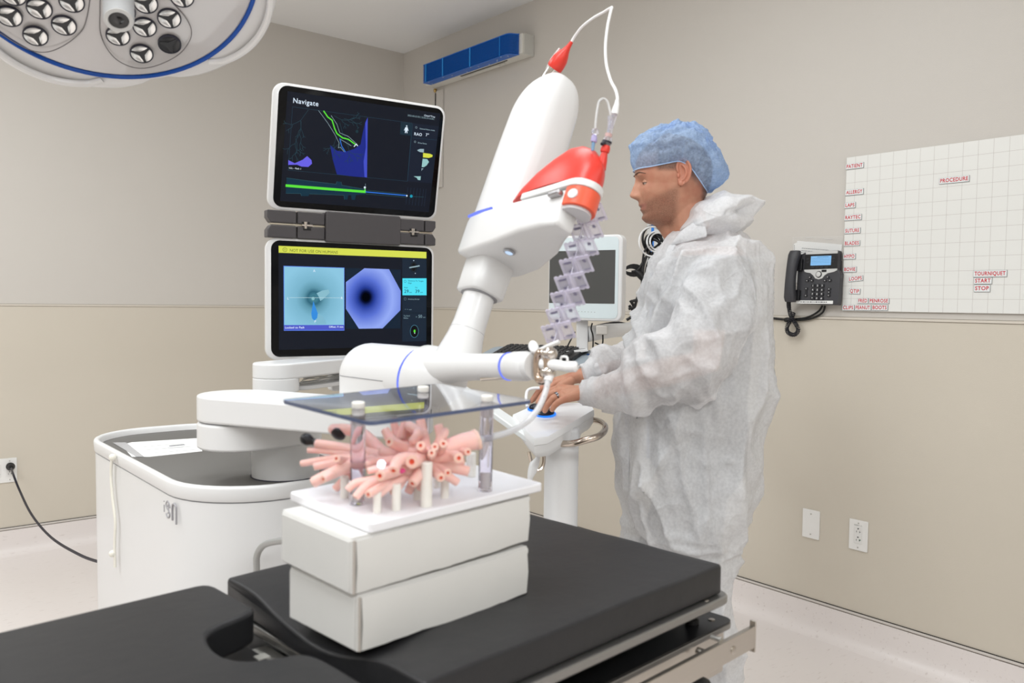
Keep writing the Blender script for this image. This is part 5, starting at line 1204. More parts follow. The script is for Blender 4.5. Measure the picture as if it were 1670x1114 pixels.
hs = MB(WMt).prism(rrect(Wm, Hm, .025, 6, cx0, cy0), -.04, 0).build('housing', m_rob, ws, bevel=.006, seg=3)
MB(WMt).prism(rrect(Wm-.022, Hm-.018, .018, 6, cx0-.004, cy0+.001), 0, .0015).build('bezel', S('bezel_blue_white', (216, 228, 231), .35), hs)
s0, s1 = wl(897, 410), wl(1002.5, 495.5)
MB(WMt).prism(rrect(s1[0]-s0[0], s0[1]-s1[1], .001, 1, (s0[0]+s1[0])/2, (s0[1]+s1[1])/2), .0015, .002).build('screen', m_wss, hs, label='switched-off dark grey screen')
mb = MB(WMt)
for k in range(6):
    p = wl(944+k*5.2, 508+k*.25); mb.box((p[0], p[1], .0016), (.004, .0022, .0004))
mb.build('bezel_buttons', S('bezel_mark', (168, 176, 178), .5), hs, smooth=0, kind='stuff')
MB().loft([[W(x, y, 3.12) for x, y in ((940, 520), (959, 521), (959, 574), (940, 572))], [W(x, y, 3.20) for x, y in ((940, 520), (959, 521), (959, 574), (940, 572))]]).build('column', m_rob, ws, bevel=.004)
MB().loft([[W(x, y, 3.08) for x, y in ((912, 574), (958, 569), (960, 573), (920, 579))], [W(x, y, 3.24) for x, y in ((912, 572), (958, 567), (960, 571), (920, 577))]]).build('tray_shelf', m_rob, ws, bevel=.002)
MB().loft([[W(x, y, 3.10) for x, y in ((925, 578), (945, 577), (945, 592), (925, 594))], [W(x, y, 3.2) for x, y in ((925, 578), (945, 577), (945, 592), (925, 594))]]).build('power_brick', S('brick_black', (20, 20, 34), .4), ws, bevel=.003)
MB().loft([[W(x, y, 3.05) for x, y in ((972, 531), (991, 531), (991, 546), (972, 546))], [W(x, y, 3.12) for x, y in ((972, 531), (991, 531), (991, 546), (972, 546))]]).build('adapter_box', S('adapter_grey', (200, 196, 190), .45), ws, bevel=.004)
pw = V((XW, onX(1082, 500, XW).y, 0))
MB().tube([W(958, 545, 3.14), W(990, 540, 3.16), W(1016, 538, 3.22), V((XW-.12, pw.y, 1.27)), V((XW-.05, pw.y, 1.27))], [.03, .028, .026, .03, .03], 16).build('arm', m_rob, ws)
MB(MR(pw.y, 1.25, 0)).box((0, 0, .025), (.15, 1.3, .05)).build('wall_track', S('track_white', (214, 216, 216), .4), ws, bevel=.006)
MB(MR(pw.y, 1.25, 0)).box((-.035, 0, .051), (.016, 1.28, .003)).build('blue_stripe', S('stripe_blue', (52, 132, 224), .4), ws, smooth=0)
for k in range(4): MB(MR(pw.y-.025, 1.30+.14*k, .05)).lathe([(.016, 0), (.016, .004), (.008, .005)], 16).build('port', S('port_dark', (60, 62, 66), .4), ws)
# cables
m_cb = S('cable_black3', (18, 18, 20), .45)
cbn = thing('cable_bundle', W(1065, 400, 3.5), 'tangled black cables hung on the wall track behind the man\'s chest', 'cables')
rr_ = random.Random(8)
hub = W(1068, 395, 3.45)
for k in range(7):
    pts = []; c = W(1070+rr_.uniform(-5, 8), 396+rr_.uniform(-8, 10), 3.45); r_ = rr_.uniform(.028, .05)
    u = (CR*rr_.uniform(.6, 1)+CF*rr_.uniform(-.6, .6)).normalized(); v = (CU+CR*rr_.uniform(-.4, .4)).normalized()
    pts = [c+(u*math.cos(2*PI*i/14)+v*math.sin(2*PI*i/14)*1.2)*r_ for i in range(14)]
    MB().tube(spline(pts, 3, loop=True), .0042+.0012*rr_.random(), 7, loop=True).build('coil', m_cb, cbn)
for pts in ([(1064, 400), (1055, 418), (1049, 440), (1050, 470), (1045, 500), (1038, 520), (1025, 528), (1005, 526), (985, 529), (972, 532)],
            [(1066, 408), (1058, 425), (1053, 445), (1055, 480), (1050, 520)],
            [(1062, 405), (1050, 425), (1040, 440), (1030, 443)],
            [(1060, 398), (1050, 414), (1047, 450), (1047, 478)]):
    MB().tube(spline([W(x, y, 3.42-.001*i) for i, (x, y) in enumerate(pts)], 6), .0048, 8).build('cable', m_cb, cbn)
for k in range(5):
    c = W(1029+k*1.2, 441, 3.42); MB().tube([c+(CR*math.cos(2*PI*i/16)*(.024+.003*k)+CU*math.sin(2*PI*i/16)*(.010+.0035*k)) for i in range(16)], .0032, 6, loop=True).build('looped_end', m_cb, cbn)
MB().tube([W(1036, 441, 3.42), W(1043, 447, 3.42), W(1050, 455, 3.42)], [.008, .016, .014], 10).build('cable_tie', m_cb, cbn)
for pts in ([(1046, 478), (1040, 488), (1028, 492)], [(1028, 490), (1033, 500), (1025, 504)], [(1026, 498), (1034, 512), (1022, 522)], [(1040, 484), (1034, 506), (1036, 520)]):
    MB().tube(spline([W(x, y, 3.40) for x, y in pts], 5), .0058, 8).build('cable', m_cb, cbn)
wc = thing('white_cable_coil', W(1055, 395, 3.5), 'white cable coiled in a loop beside the black tangle, behind the man\'s chin', 'cables')
for r_, dx in ((22, 0), (15, 6), (13, 9)):
    MB().tube([W(1064+dx+r_*math.cos(2*PI*i/24), 394+r_*1.1*math.sin(2*PI*i/24), 3.37+.01*math.sin(i)) for i in range(24)], .0034, 8, loop=True).build('loop', m_rob, wc)
wcb = thing('monitor_cables', W(965, 560, 3.1), 'thin black cables dangling below the white medical monitor', 'cables')
for pts in ([(966, 527), (964, 536), (967, 548), (967, 566), (965, 585)], [(983, 546), (983, 558), (980, 563), (970, 559)], [(938, 541), (930, 556), (923, 570)]):
    MB().tube(spline([W(x, y, 3.09) for x, y in pts], 5), .0028, 8).build('cable', m_cb, wcb)
MB().tube([W(958, 577, 3.09), W(961, 584, 3.09)], .0045, 8).tube([W(961, 577, 3.09), W(959, 585, 3.09)], .0035, 8).build('blue_connector', S('conn_blue', (30, 74, 130), .4), wcb)
# keyboard on its tray
kb0, kb1 = W(803, 579, 3.16), W(905, 567, 3.04)
kx = (kb1-kb0); kx.z = 0; kx.normalize()
kt = frame(kb0, kx, V((-kx.y, kx.x, .22)))
kbd = thing('keyboard', kt, 'black computer keyboard on a tray behind the robot forearm', 'keyboard')
MB(kt).box((.16, .07, -.004), (.34, .15, .016)).build('base', S('keyboard_black', (28, 28, 30), .4), kbd, bevel=.004)
for r_ in range(5):
    for c_ in range(14):
        MB(kt).loft([[(x, y, .004) for x, y in rrect(.0195, .0225, .002, 2, .022+c_*.0212, .020+r_*.0245)], [(x, y, .012) for x, y in rrect(.0150, .0175, .002, 2, .022+c_*.0212, .021+r_*.0245)]]).build('key', S('key_black', (38, 38, 40), .45), kbd, smooth=0)
tr = thing('keyboard_tray', kt @ T(0, 0, -.03), 'pale blue-grey keyboard tray under the black keyboard', 'tray')
MB(kt).prism(rrect(.46, .19, .03, 5, .15, .075), -.028, -.0125).build('tray', S('tray_blue_grey', (150, 160, 168), .4), tr, bevel=.004)
MB(kt).tube([V((.30, .10, -.03)), kt.inverted() @ W(950, 574, 3.18)], .016, 12).build('tray_arm', m_rob, tr)
# ================================================================== the man
DM = 2.30
mo_ = W(1120, 700, DM)
mx_ = V((-CR.x, -CR.y, 0)).normalized(); mz_ = V((0, 0, 1)); my_ = mz_.cross(mx_)
MM = Matrix(((mx_.x, my_.x, 0, mo_.x), (mx_.y, my_.y, 0, mo_.y), (0, 0, 1, 0), (0, 0, 0, 1)))
MMI = MM.inverted()
def L(px, py, yl=0.0): return MMI @ W(px, py, DM-yl)
def remesh(mb, voxel, smooth_it=2):
    me = bpy.data.meshes.new('tmp'); me.from_pydata([tuple(p) for p in mb.v], [], mb.f)
    bm = bmesh.new(); bm.from_mesh(me); bmesh.ops.recalc_face_normals(bm, faces=bm.faces); bm.to_mesh(me); bm.free()
    o = bpy.data.objects.new('tmp', me); COL.objects.link(o)
    r = o.modifiers.new('r', 'REMESH'); r.mode = 'VOXEL'; r.voxel_size = voxel; r.adaptivity = 0
    if smooth_it:
        s_ = o.modifiers.new('s', 'SMOOTH'); s_.factor = .5; s_.iterations = smooth_it
    dg = bpy.context.evaluated_depsgraph_get()
    out = bpy.data.meshes.new_from_object(o.evaluated_get(dg))
    bpy.data.objects.remove(o); bpy.data.meshes.remove(me)
    return out
def capsule(mb, pts, rad, n=16, flat=1.0, up=None):
    # tapered chain with round ends
    pts = [V(p) for p in pts]
    P_, R_2 = [], []
    d0 = (pts[1]-pts[0]).normalized(); d1 = (pts[-1]-pts[-2]).normalized()
    for i in range(4): a = PI/2*i/4; P_.append(pts[0]-d0*rad[0]*math.cos(a)); R_2.append(max(.0006, rad[0]*math.sin(a)))
    for p, r in zip(pts, rad): P_.append(p); R_2.append(r)
    for i in range(1, 5): a = PI/2*i/4; P_.append(pts[-1]+d1*rad[-1]*math.sin(a)); R_2.append(max(.0006, rad[-1]*math.cos(a)))
    mb.tube(P_, R_2, n, flat=flat, up=up)
H0 = L(1098.5, 291.7, 0)
def hp(x, y, z): return H0+V((x, y, z))
# ---- head: a star-shaped surface about a centre, then features pushed out along the face
def headmesh(mb):
    c = V((.008, 0, -.010))
    front = [(-.126, .048), (-.121, .072), (-.108, .082), (-.098, .082), (-.085, .087), (-.070, .092), (-.055, .096), (-.035, .097), (-.015, .0985), (.0, .102), (.015, .106), (.04, .106), (.07, .094), (.095, .070), (.112, .040), (.121, .0)]
    back = [(-.124, -.05), (-.09, -.070), (-.06, -.083), (-.03, -.096), (0, -.104), (.03, -.106), (.06, -.098), (.09, -.072), (.112, -.035), (.121, 0)]
    side = [(-.125, .028), (-.114, .042), (-.09, .056), (-.07, .063), (-.05, .0675), (-.02, .072), (.01, .0745), (.04, .0755), (.07, .068), (.095, .052), (.112, .03), (.121, .0)]
    def polar(prof, sgn):
        # angle from horizontal -> radius
        A_ = []
        for z, x in prof:
            dx = abs(x-(c.x if sgn else 0)) if sgn else x
            A_.append((math.atan2(z-c.z, max(1e-4, dx)), math.hypot(dx, z-c.z)))
        A_.sort(); return [a for a, _ in A_], [r for _, r in A_]
    pf, pb, ps = polar(front, 1), polar(back, 1), polar(side, 0)
    NU, NV = 120, 90; rings = []
    for i in range(NV+1):
        el = -PI/2+PI*i/NV
        rf, rbk, rs_2 = (float(np.interp(el, p[0], p[1])) for p in (pf, pb, ps))
        ring = []
        for j in range(NU):
            az = 2*PI*j/NU; ca, sa = math.cos(az), math.sin(az)
            rx = rf if ca > 0 else rbk
            ce = math.cos(el)
            k = 2.25 if ca > 0 else 2.0
            r = (abs(ca/rx)**k+abs(sa/rs_2)**k)**(-1/k)
            p = c+V((r*ce*ca, r*ce*sa, r*math.sin(el)))
            if ca > -.1: p = p+V((feat(p.y, p.z), 0, 0))*sstep(-.1, .35, ca)
            ring.append(tuple(H0+p))
        rings.append(ring)
    mb.loft(rings)
G = lambda v, m, s: math.exp(-((v-m)/s)**2)
def feat(y, z):
    ay = abs(y); d = 0
    # nose
    nz = interp(z, (-.068, -.060, -.054, -.048, -.040, -.025, -.010, .002, .012), (0, .003, .0205, .0245, .0212, .0140, .0072, .0022, 0))
    nw = interp(z, (-.06, -.05, -.035, -.01, .01), (.0125, .0120, .0098, .0080, .0100))
    d += nz*math.exp(-(ay/nw)**2.2)
    d += .006*G(ay, .0135, .0055)*G(z, -.051, .0065)          # nostril wings
    d -= .0105*G(ay, .031, .0130)*G(z, -.014, .0100)         # eye sockets
    d -= .004*G(ay, .015, .006)*G(z, -.012, .010)
    d += .0045*G(ay, .030, .022)*G(z, .006, .0065)           # brow ridge
    d += .004*G(ay, .047, .014)*G(z, -.038, .014)            # cheekbone
    d += .0048*G(z, -.0735, .0042)*math.exp(-(ay/.019)**2)   # upper lip
    d += .0042*G(z, -.0868, .0046)*math.exp(-(ay/.017)**2)   # lower lip
    d -= .0050*G(z, -.0800, .0020)*math.exp(-(ay/.022)**2)   # mouth line
    d -= .0022*G(z, -.0975, .005)*math.exp(-(ay/.02)**2)
    d += .0055*G(z, -.1115, .0085)*math.exp(-(ay/.022)**2)   # chin
    d -= .0026*G(ay, .026, .005)*G(z, -.066, .014)           # fold beside the mouth
    return d
bd = MB()
headmesh(bd)
NB = L(1148, 412, 0)
capsule(bd, [hp(-.030, 0, -.055), hp(-.030, 0, -.085), hp(-.036, 0, -.125), hp(-.050, 0, -.160), NB+V((0, 0, -.03))], [.050, .056, .0575, .061, .068], 24)
for s_ in (1, -1):
    capsule(bd, [hp(-.045, .048*s_, -.03), hp(-.028, .042*s_, -.10), hp(-.005, .014*s_, -.165)], [.010, .011, .010], 10)
    capsule(bd, [hp(.046, .046*s_, -.098), hp(.01, .055*s_, -.075), hp(-.012, .060*s_, -.045)], [.006, .006, .007], 10)
capsule(bd, [hp(.040, 0, -.108), hp(.018, 0, -.125), hp(.004, 0, -.150)], [.022, .026, .024], 14)
# torso
def ell(mb, stations, n=28, pw=2.4):
    rings = []
    for (zz, xf, xb, hw, yc) in stations:
        cx = (xf+xb)/2; hx = abs(xf-xb)/2
        rings.append([(cx+hx*math.copysign(abs(math.cos(a))**(2/pw), math.cos(a)), yc+hw*math.copysign(abs(math.sin(a))**(2/pw), math.sin(a)), zz) for a in [2*PI*i/n for i in range(n)]])
    mb.loft(rings)
def st(py, pf, pb, hw, yc=0):
    a, b = L(pf, py, yc), L(pb, py, yc); return ((a.z+b.z)/2, a.x, b.x, hw, yc)
ell(bd, [st(405, 1108, 1200, .09), st(425, 1096, 1214, .15), st(460, 1078, 1222, .178), st(520, 1062, 1222, .172), st(580, 1054, 1216, .162), st(640, 1056, 1212, .160), st(700, 1060, 1214, .172), st(760, 1066, 1210, .172), st(800, 1085, 1190, .12)])
SHL, ELL_, WRL = L(1163, 456, .150), L(1152, 590, .235), L(952, 641, .11)
SHR, ELR, WRR = L(1140, 454, -.150), L(1085, 592, -.235), L(948, 614, -.11)
for S_, E_, W_ in ((SHL, ELL_, WRL), (SHR, ELR, WRR)):
    capsule(bd, [S_, lerp(S_, E_, .4), E_, lerp(E_, W_, .3), W_+(E_-W_).normalized()*.01], [.055, .045, .038, .037, .026], 18)
for s_, kx, ft in ((1, (1135, 930), (1178, 1195)), (-1, (1062, 930), (1088, 1195))):
    hipj = L(1135, 760, .09*s_); kn = L(*kx, .095*s_); an = V((L(ft[0], 1100, .095*s_).x, .095*s_, .09))
    capsule(bd, [hipj, kn, lerp(kn, an, .3), an], [.088, .060, .058, .042], 18)
# hands: palm plus five bent fingers each
def W2(t): return MMI @ W(*t)
def hand(mb, wrist, knuckles, fingers, thumb):
    w = W2(wrist)
    for k in knuckles:
        capsule(mb, [w, lerp(w, W2(k), .5), W2(k)], [.0200, .0150, .0112], 12)
    for a, b in zip(knuckles[:-1], knuckles[1:]): capsule(mb, [W2(a), W2(b)], [.0105, .0105], 10)
    for k, f_ in zip(knuckles, fingers):
        P_ = [W2(k)]+[W2(q) for q in f_]
        capsule(mb, P_, [.0105, .0090, .0083, .0072][:len(P_)] if len(P_) == 4 else [.0105, .0088, .0072], 12)
    T_ = [W2(q) for q in thumb]
    capsule(mb, T_, [.0150, .0120, .0095, .0080][:len(T_)], 12)
LK = [(922, 650.5, 2.150), (914, 643, 2.172), (911.5, 637, 2.196), (913, 633, 2.220)]
LF = [[(911, 655.5, 2.142), (904, 662, 2.145), (900.5, 668, 2.150)], [(901, 650, 2.165), (893.5, 660, 2.168), (888.5, 670, 2.175)], [(897, 643, 2.192), (887, 655, 2.196), (881, 667, 2.205)], [(899, 637, 2.222), (888, 647, 2.228), (881, 658, 2.236)]]
hand(bd, (950, 640.5, 2.185), LK, LF, [(938, 638, 2.225), (921, 641, 2.245), (908, 646, 2.252), (901, 651, 2.255)])
RK = [(904, 624, 2.452), (902, 622, 2.428), (903, 622, 2.402), (907, 625, 2.380)]
RF = [[(892, 630, 2.456), (884, 640, 2.455), (879, 650, 2.45)], [(887, 629, 2.428), (876, 641, 2.425), (870, 652, 2.42)], [(887, 630, 2.398), (875, 643, 2.392), (867, 654, 2.388)], [(894, 634, 2.372), (884, 645, 2.366), (877, 656, 2.362)]]
hand(bd, (945, 614, 2.41), RK, RF, [(930, 622, 2.372), (914, 630, 2.355), (902, 638, 2.348), (895, 644, 2.345)])
man = thing('person', MM, 'man in blue bouffant cap and white disposable coverall operating the console', 'person')
bme = remesh(bd, .0027, 1)
def skin_mat():
    m = S('skin', (192, 138, 112), .46, sss=.08); nt = m.node_tree; b = nt.nodes['Principled BSDF']
    tc = nt.nodes.new('ShaderNodeTexCoord'); sx = nt.nodes.new('ShaderNodeSeparateXYZ'); nt.links.new(tc.outputs['Object'], sx.inputs[0])
    def math_(op, a, bb=None, c=None):
        n = nt.nodes.new('ShaderNodeMath'); n.operation = op; n.use_clamp = False
        for i, v in enumerate((a, bb, c)):
            if v is None: continue
            if isinstance(v, (int, float)): n.inputs[i].default_value = v
            else: nt.links.new(v, n.inputs[i])
        return n.outputs[0]
    def ramp(v, a, bb):
        n = nt.nodes.new('ShaderNodeMapRange'); n.interpolation_type = 'SMOOTHSTEP'; nt.links.new(v, n.inputs[0]); n.inputs[1].default_value = a; n.inputs[2].default_value = bb; return n.outputs[0]
    x = math_('SUBTRACT', sx.outputs[0], H0.x); z = math_('SUBTRACT', sx.outputs[2], H0.z); y = math_('ABSOLUTE', sx.outputs[1])
    nz = nt.nodes.new('ShaderNodeTexNoise'); nz.inputs['Scale'].default_value = 850; nz.inputs['Detail'].default_value = 3; nt.links.new(tc.outputs['Object'], nz.inputs['Vector'])
    nz2 = nt.nodes.new('ShaderNodeTexNoise'); nz2.inputs['Scale'].default_value = 30; nt.links.new(tc.outputs['Object'], nz2.inputs['Vector'])
    def mixc(f_, col, prev):
        n = nt.nodes.new('ShaderNodeMix'); n.data_type = 'RGBA'; nt.links.new(f_, n.inputs[0])
        if isinstance(prev, tuple): n.inputs[6].default_value = (*prev, 1)
        else: nt.links.new(prev, n.inputs[6])
        n.inputs[7].default_value = (*col, 1); return n.outputs[2]
    col = mixc(math_('MULTIPLY', ramp(nz2.outputs['Fac'], .4, .75), .6), srgb(180, 112, 88), srgb(194, 140, 114))
    # beard stubble: below a line from sideburn to upper lip, above the throat, in front of the ear
    line = math_('ADD', math_('MULTIPLY', x, -.45), -.026)            # height of the beard's upper edge
    up = ramp(math_('SUBTRACT', line, z), -.008, .016)
    lo = ramp(z, -.150, -.122); fr = ramp(x, -.012, .012)
    sp = ramp(nz.outputs['Fac'], .36, .62)
    beard = math_('MULTIPLY', math_('MULTIPLY', up, lo), fr)
    lipd = math_('MULTIPLY', math_('MULTIPLY', ramp(math_('ABSOLUTE', math_('ADD', z, .080)), .0105, .0065), ramp(y, .024, .018)), ramp(x, .075, .085))
    beard = math_('MULTIPLY', beard, math_('SUBTRACT', 1, lipd))
    col = mixc(math_('MULTIPLY', beard, math_('MULTIPLY_ADD', sp, .55, .25)), srgb(112, 78, 62), col)
    col = mixc(math_('MULTIPLY', lipd, .7), srgb(156, 94, 84), col)
    # short hair at temple and nape
    hr = math_('MAXIMUM', math_('MULTIPLY', ramp(z, .006, .020), ramp(x, .066, .050)), math_('MULTIPLY', ramp(z, .050, .075), ramp(x, .105, .09)))
    nape = math_('MULTIPLY', ramp(x, -.062, -.078), ramp(z, -.075, -.05))
    hair = math_('MAXIMUM', math_('MAXIMUM', hr, nape), math_('MULTIPLY', ramp(x, -.02, -.045), ramp(z, -.02, .01)))
    col = mixc(math_('MULTIPLY', hair, math_('MULTIPLY_ADD', sp, .5, .4)), srgb(70, 58, 52), col)
    nt.links.new(col, b.inputs['Base Color'])
    bp = nt.nodes.new('ShaderNodeBump'); bp.inputs['Distance'].default_value = .0006; nt.links.new(nz.outputs['Fac'], bp.inputs['Height']); nt.links.new(bp.outputs[0], b.inputs['Normal'])
    return m
m_skin = skin_mat(); m_ear = S('ear_skin', (196, 132, 108), .45, sss=.15); m_shirt = S('shirt_grey', (58, 61, 70), .85); m_trous = S('trousers_grey', (62, 65, 74), .85)
bme.materials.clear()
for m_ in (m_skin, m_shirt, m_trous): bme.materials.append(m_)
n_ = len(bme.polygons); cen = np.empty(n_*3, np.float32); bme.polygons.foreach_get('center', cen); cen = cen.reshape(-1, 3)
mi = np.zeros(n_, np.int32)
neckz = NB.z-.015
sleeve_z = lerp(SHL.z, ELL_.z, .62)
torso = (cen[:, 2] < neckz) & (np.abs(cen[:, 1]) < .30) & (cen[:, 0] < L(1045, 600).x) & ((cen[:, 2] > sleeve_z) | (np.abs(cen[:, 1]) < .18))
arm_lo = (cen[:, 0] > L(1050, 600).x)
mi[torso & ~arm_lo] = 1
mi[(cen[:, 2] < L(1120, 735).z) & ~arm_lo] = 2
bme.polygons.foreach_set('material_index', mi); bme.polygons.foreach_set('use_smooth', [True]*n_)
bme.name = 'body'
body = bpy.data.objects.new('body', bme); COL.objects.link(body); body.parent = man; WM[body] = MM
m_eye = S('eye_white', (196, 184, 174), .25); m_iris = S('iris_brown', (66, 48, 38), .2); m_brow = S('brow_brown', (98, 72, 58), .8)
def local(mb_M=None): return MB(MM @ (mb_M or Matrix()))
def patch(c, r, e0, e1, az, th=.0012):
    rings = []
    for rr in (r, r-th):
        pass
    NA, NE = 17, 9
    outer = [[c+V((rr_*math.cos(e)*math.cos(a), rr_*math.cos(e)*math.sin(a), rr_*math.sin(e))) for a in np.linspace(-az, az, NA)] for rr_ in (r,) for e in np.linspace(e0, e1, NE)]
    inner = [[c+V((rr_*math.cos(e)*math.cos(a), rr_*math.cos(e)*math.sin(a), rr_*math.sin(e))) for a in np.linspace(-az, az, NA)] for rr_ in (r-th,) for e in np.linspace(e1, e0, NE)]
    return outer+inner
for s_ in (1, -1):
    c = hp(.0770, .0315*s_, -.0165)
    f = Matrix.Translation(c) @ Matrix.Rotation(math.radians(16), 4, 'Y')
    local(f).ball((0, 0, 0), .0120, 18).build('eyeball', m_eye, body)
    local(f @ T(.0108, 0, 0) @ Matrix.Rotation(PI/2, 4, 'Y')).lathe([(.0058, -.0020), (.0054, .0008), (.0025, .0016)], 18).build('iris', m_iris, body)
    local().loft(patch(c, .0136, math.radians(-3), math.radians(85), 1.5), closed=False, loop=True, caps=(False, False)).build('upper_eyelid', m_skin, body, smooth=60)
    local().loft(patch(c, .0134, math.radians(-75), math.radians(-24), 1.5), closed=False, loop=True, caps=(False, False)).build('lower_eyelid', m_skin, body, smooth=60)
    lash = [c+V((.0139*math.cos(a), .0139*math.sin(a), .0004-.0006*abs(a))) for a in np.linspace(-1.3, 1.3, 13)]
    local().tube(lash, .0007, 6).build('lash_line', m_brow, body)
    br = [hp(.1078-.0004*k-.00031*k*k, (.010+.0052*k)*s_, .0065+.0012*min(k, 4)-.0007*max(0, k-4)**1.5) for k in range(9)]
    local().tube(br, [.0012, .0022, .0026, .0027, .0026, .0023, .0019, .0014, .0008], 8, flat=.9).build('eyebrow', m_brow, body)
for s_ in (1, -1):
    eb = MB()
    oc = [(.004, .030), (-.002, .038), (-.010, .0405), (-.019, .034), (-.0255, .020), (-.027, .006), (-.0235, -.0115), (-.0150, -.0245), (-.006, -.0305), (.0005, -.0265), (.003, -.014), (.003, .0), (.0045, .016)]
    oc = [(p.x, p.y) for p in spline([V((x, z, 0)) for x, z in oc], 4, loop=True)]
    yy = lambda x: .0735+.55*max(0, .004-x)
    cxz = (-.011, .004)
    rings = []
    for k, dy in ((1.0, -.006), (1.0, .001), (.93, .003), (.55, -.001), (.2, -.0035)):
        rings.append([hp(lerp(cxz[0], x, k), (yy(lerp(cxz[0], x, k))+dy)*s_, lerp(cxz[1], z, k)) for x, z in oc])
    eb.loft(rings)
    hx_ = [(.0035, .008), (.006, .020), (.003, .032), (-.003, .0385), (-.0105, .0402), (-.019, .034), (-.0255, .020), (-.0265, .006), (-.0230, -.0115), (-.0165, -.021)]
    P_ = spline([hp(x, (yy(x)+.003)*s_, z) for x, z in hx_], 4); capsule(eb, P_, [.0030]+[.0036]*(len(P_)-2)+[.0026], 8)
    P_ = spline([hp(x, (yy(x)+.0015)*s_, z) for x, z in [(-.008, .024), (-.014, .017), (-.017, .006), (-.0155, -.006), (-.010, -.014), (-.004, -.016)]], 4); capsule(eb, P_, [.0032]*len(P_), 8)
    eb.ball(tuple(hp(-.0055, (yy(-.0055)+.002)*s_, -.0235)), (.0075, .0042, .0075), 10)
    eb.ball(tuple(hp(.0022, .0775*s_, -.003)), (.0038, .0042, .0068), 8)
    eme = remesh(eb, .0014, 3); eme.name = 'ear'; eme.materials.clear(); eme.materials.append(m_ear); eme.polygons.foreach_set('use_smooth', [True]*len(eme.polygons))
    eo = bpy.data.objects.new('ear', eme); COL.objects.link(eo); eo.parent = body; WM[eo] = MM
rg = MB(); a_, b_ = W2((914, 643, 2.172)), W2((901, 650, 2.165)); c = lerp(a_, b_, .42)
local(frameZ(c, b_-a_)).lathe([(.0090, -.0034), (.0112, -.003), (.0112, .003), (.0090, .0034)], 22, caps=(False, False)).build('ring', S('ring_grey', (120, 122, 126), .25, metal=1), body, label='dark grey metal finger ring')
# ------------------------------------------------------------------ bouffant cap
def cap_mat():
    m = bpy.data.materials.new('cap_blue'); m.use_nodes = True; nt = m.node_tree; b = nt.nodes['Principled BSDF']
    b.inputs['Base Color'].default_value = (*srgb(190, 214, 244), 1); b.inputs['Roughness'].default_value = .6
    out = nt.nodes['Material Output']; tr = nt.nodes.new('ShaderNodeBsdfTransparent'); tl = nt.nodes.new('ShaderNodeBsdfTranslucent'); tl.inputs[0].default_value = (*srgb(190, 214, 244), 1)
    m1 = nt.nodes.new('ShaderNodeMixShader'); m1.inputs[0].default_value = .3; nt.links.new(b.outputs[0], m1.inputs[1]); nt.links.new(tl.outputs[0], m1.inputs[2])
    tr.inputs[0].default_value = (*srgb(206, 224, 250), 1)
    tc = nt.nodes.new('ShaderNodeTexCoord'); n = nt.nodes.new('ShaderNodeTexNoise'); n.inputs['Scale'].default_value = 160; n.inputs['Detail'].default_value = 4
    nt.links.new(tc.outputs['Object'], n.inputs['Vector'])
    mr = nt.nodes.new('ShaderNodeMapRange'); nt.links.new(n.outputs['Fac'], mr.inputs[0]); mr.inputs[1].default_value = .3; mr.inputs[2].default_value = .7; mr.inputs[3].default_value = .36; mr.inputs[4].default_value = .62
    m2 = nt.nodes.new('ShaderNodeMixShader'); nt.links.new(mr.outputs[0], m2.inputs[0]); nt.links.new(m1.outputs[0], m2.inputs[1]); nt.links.new(tr.outputs[0], m2.inputs[2])
    nt.links.new(m2.outputs[0], out.inputs[0])
    bp = nt.nodes.new('ShaderNodeBump'); bp.inputs['Distance'].default_value = .0008; nt.links.new(n.outputs['Fac'], bp.inputs['Height']); nt.links.new(bp.outputs[0], b.inputs['Normal'])
    return m
m_cap = cap_mat()
cc = V((-.015, 0, .045))
out_ = [(.1095, .0205), (.122, .040), (.1255, .062), (.122, .082), (.105, .104), (.064, .130), (.02, .146), (-.018, .1506), (-.050, .147), (-.073, .137), (-.095, .114), (-.11, .089), (-.125, .065), (-.137, .043), (-.153, .0137), (-.150, -.004), (-.1415, -.018), (-.114, -.040), (-.094, -.043)]
pang = [(math.atan2(z-cc.z, x-cc.x), math.hypot(x-cc.x, z-cc.z)) for x, z in out_]
pang = sorted([((a if a > -2.2 else a+2*PI), r) for a, r in pang]); pa = [a for a, _ in pang]; pr = [r for _, r in pang]
edge = [(.1125, 0, .020), (.1015, .040, .021), (.074, .065, .0225), (.035, .078, .029), (.0, .081, .034), (-.026, .085, .020), (-.048, .082, -.006), (-.070, .062, -.028), (-.086, .032, -.038), (-.091, 0, -.042)]
es = spline([V(p) for p in edge], 8)
half = [es[int(round(i*(len(es)-1)/48))] for i in range(49)]
ring_e = half+[V((p.x, -p.y, p.z)) for p in half[-2:0:-1]]
FOLD = [V((p.x, p.y)) for p in spline([V((.112, .088, 0)), (.06, .082, 0), (.0, .088, 0), (-.036, .070, 0), (-.068, .042, 0), (-.096, .012, 0), (-.104, -.03, 0)], 5)]+[V((p.x, p.y)) for p in spline([V((.0, .147, 0)), (-.03, .112, 0), (-.062, .080, 0), (-.092, .046, 0), (-.118, .0, 0)], 5)]
NV = 44; rings = []
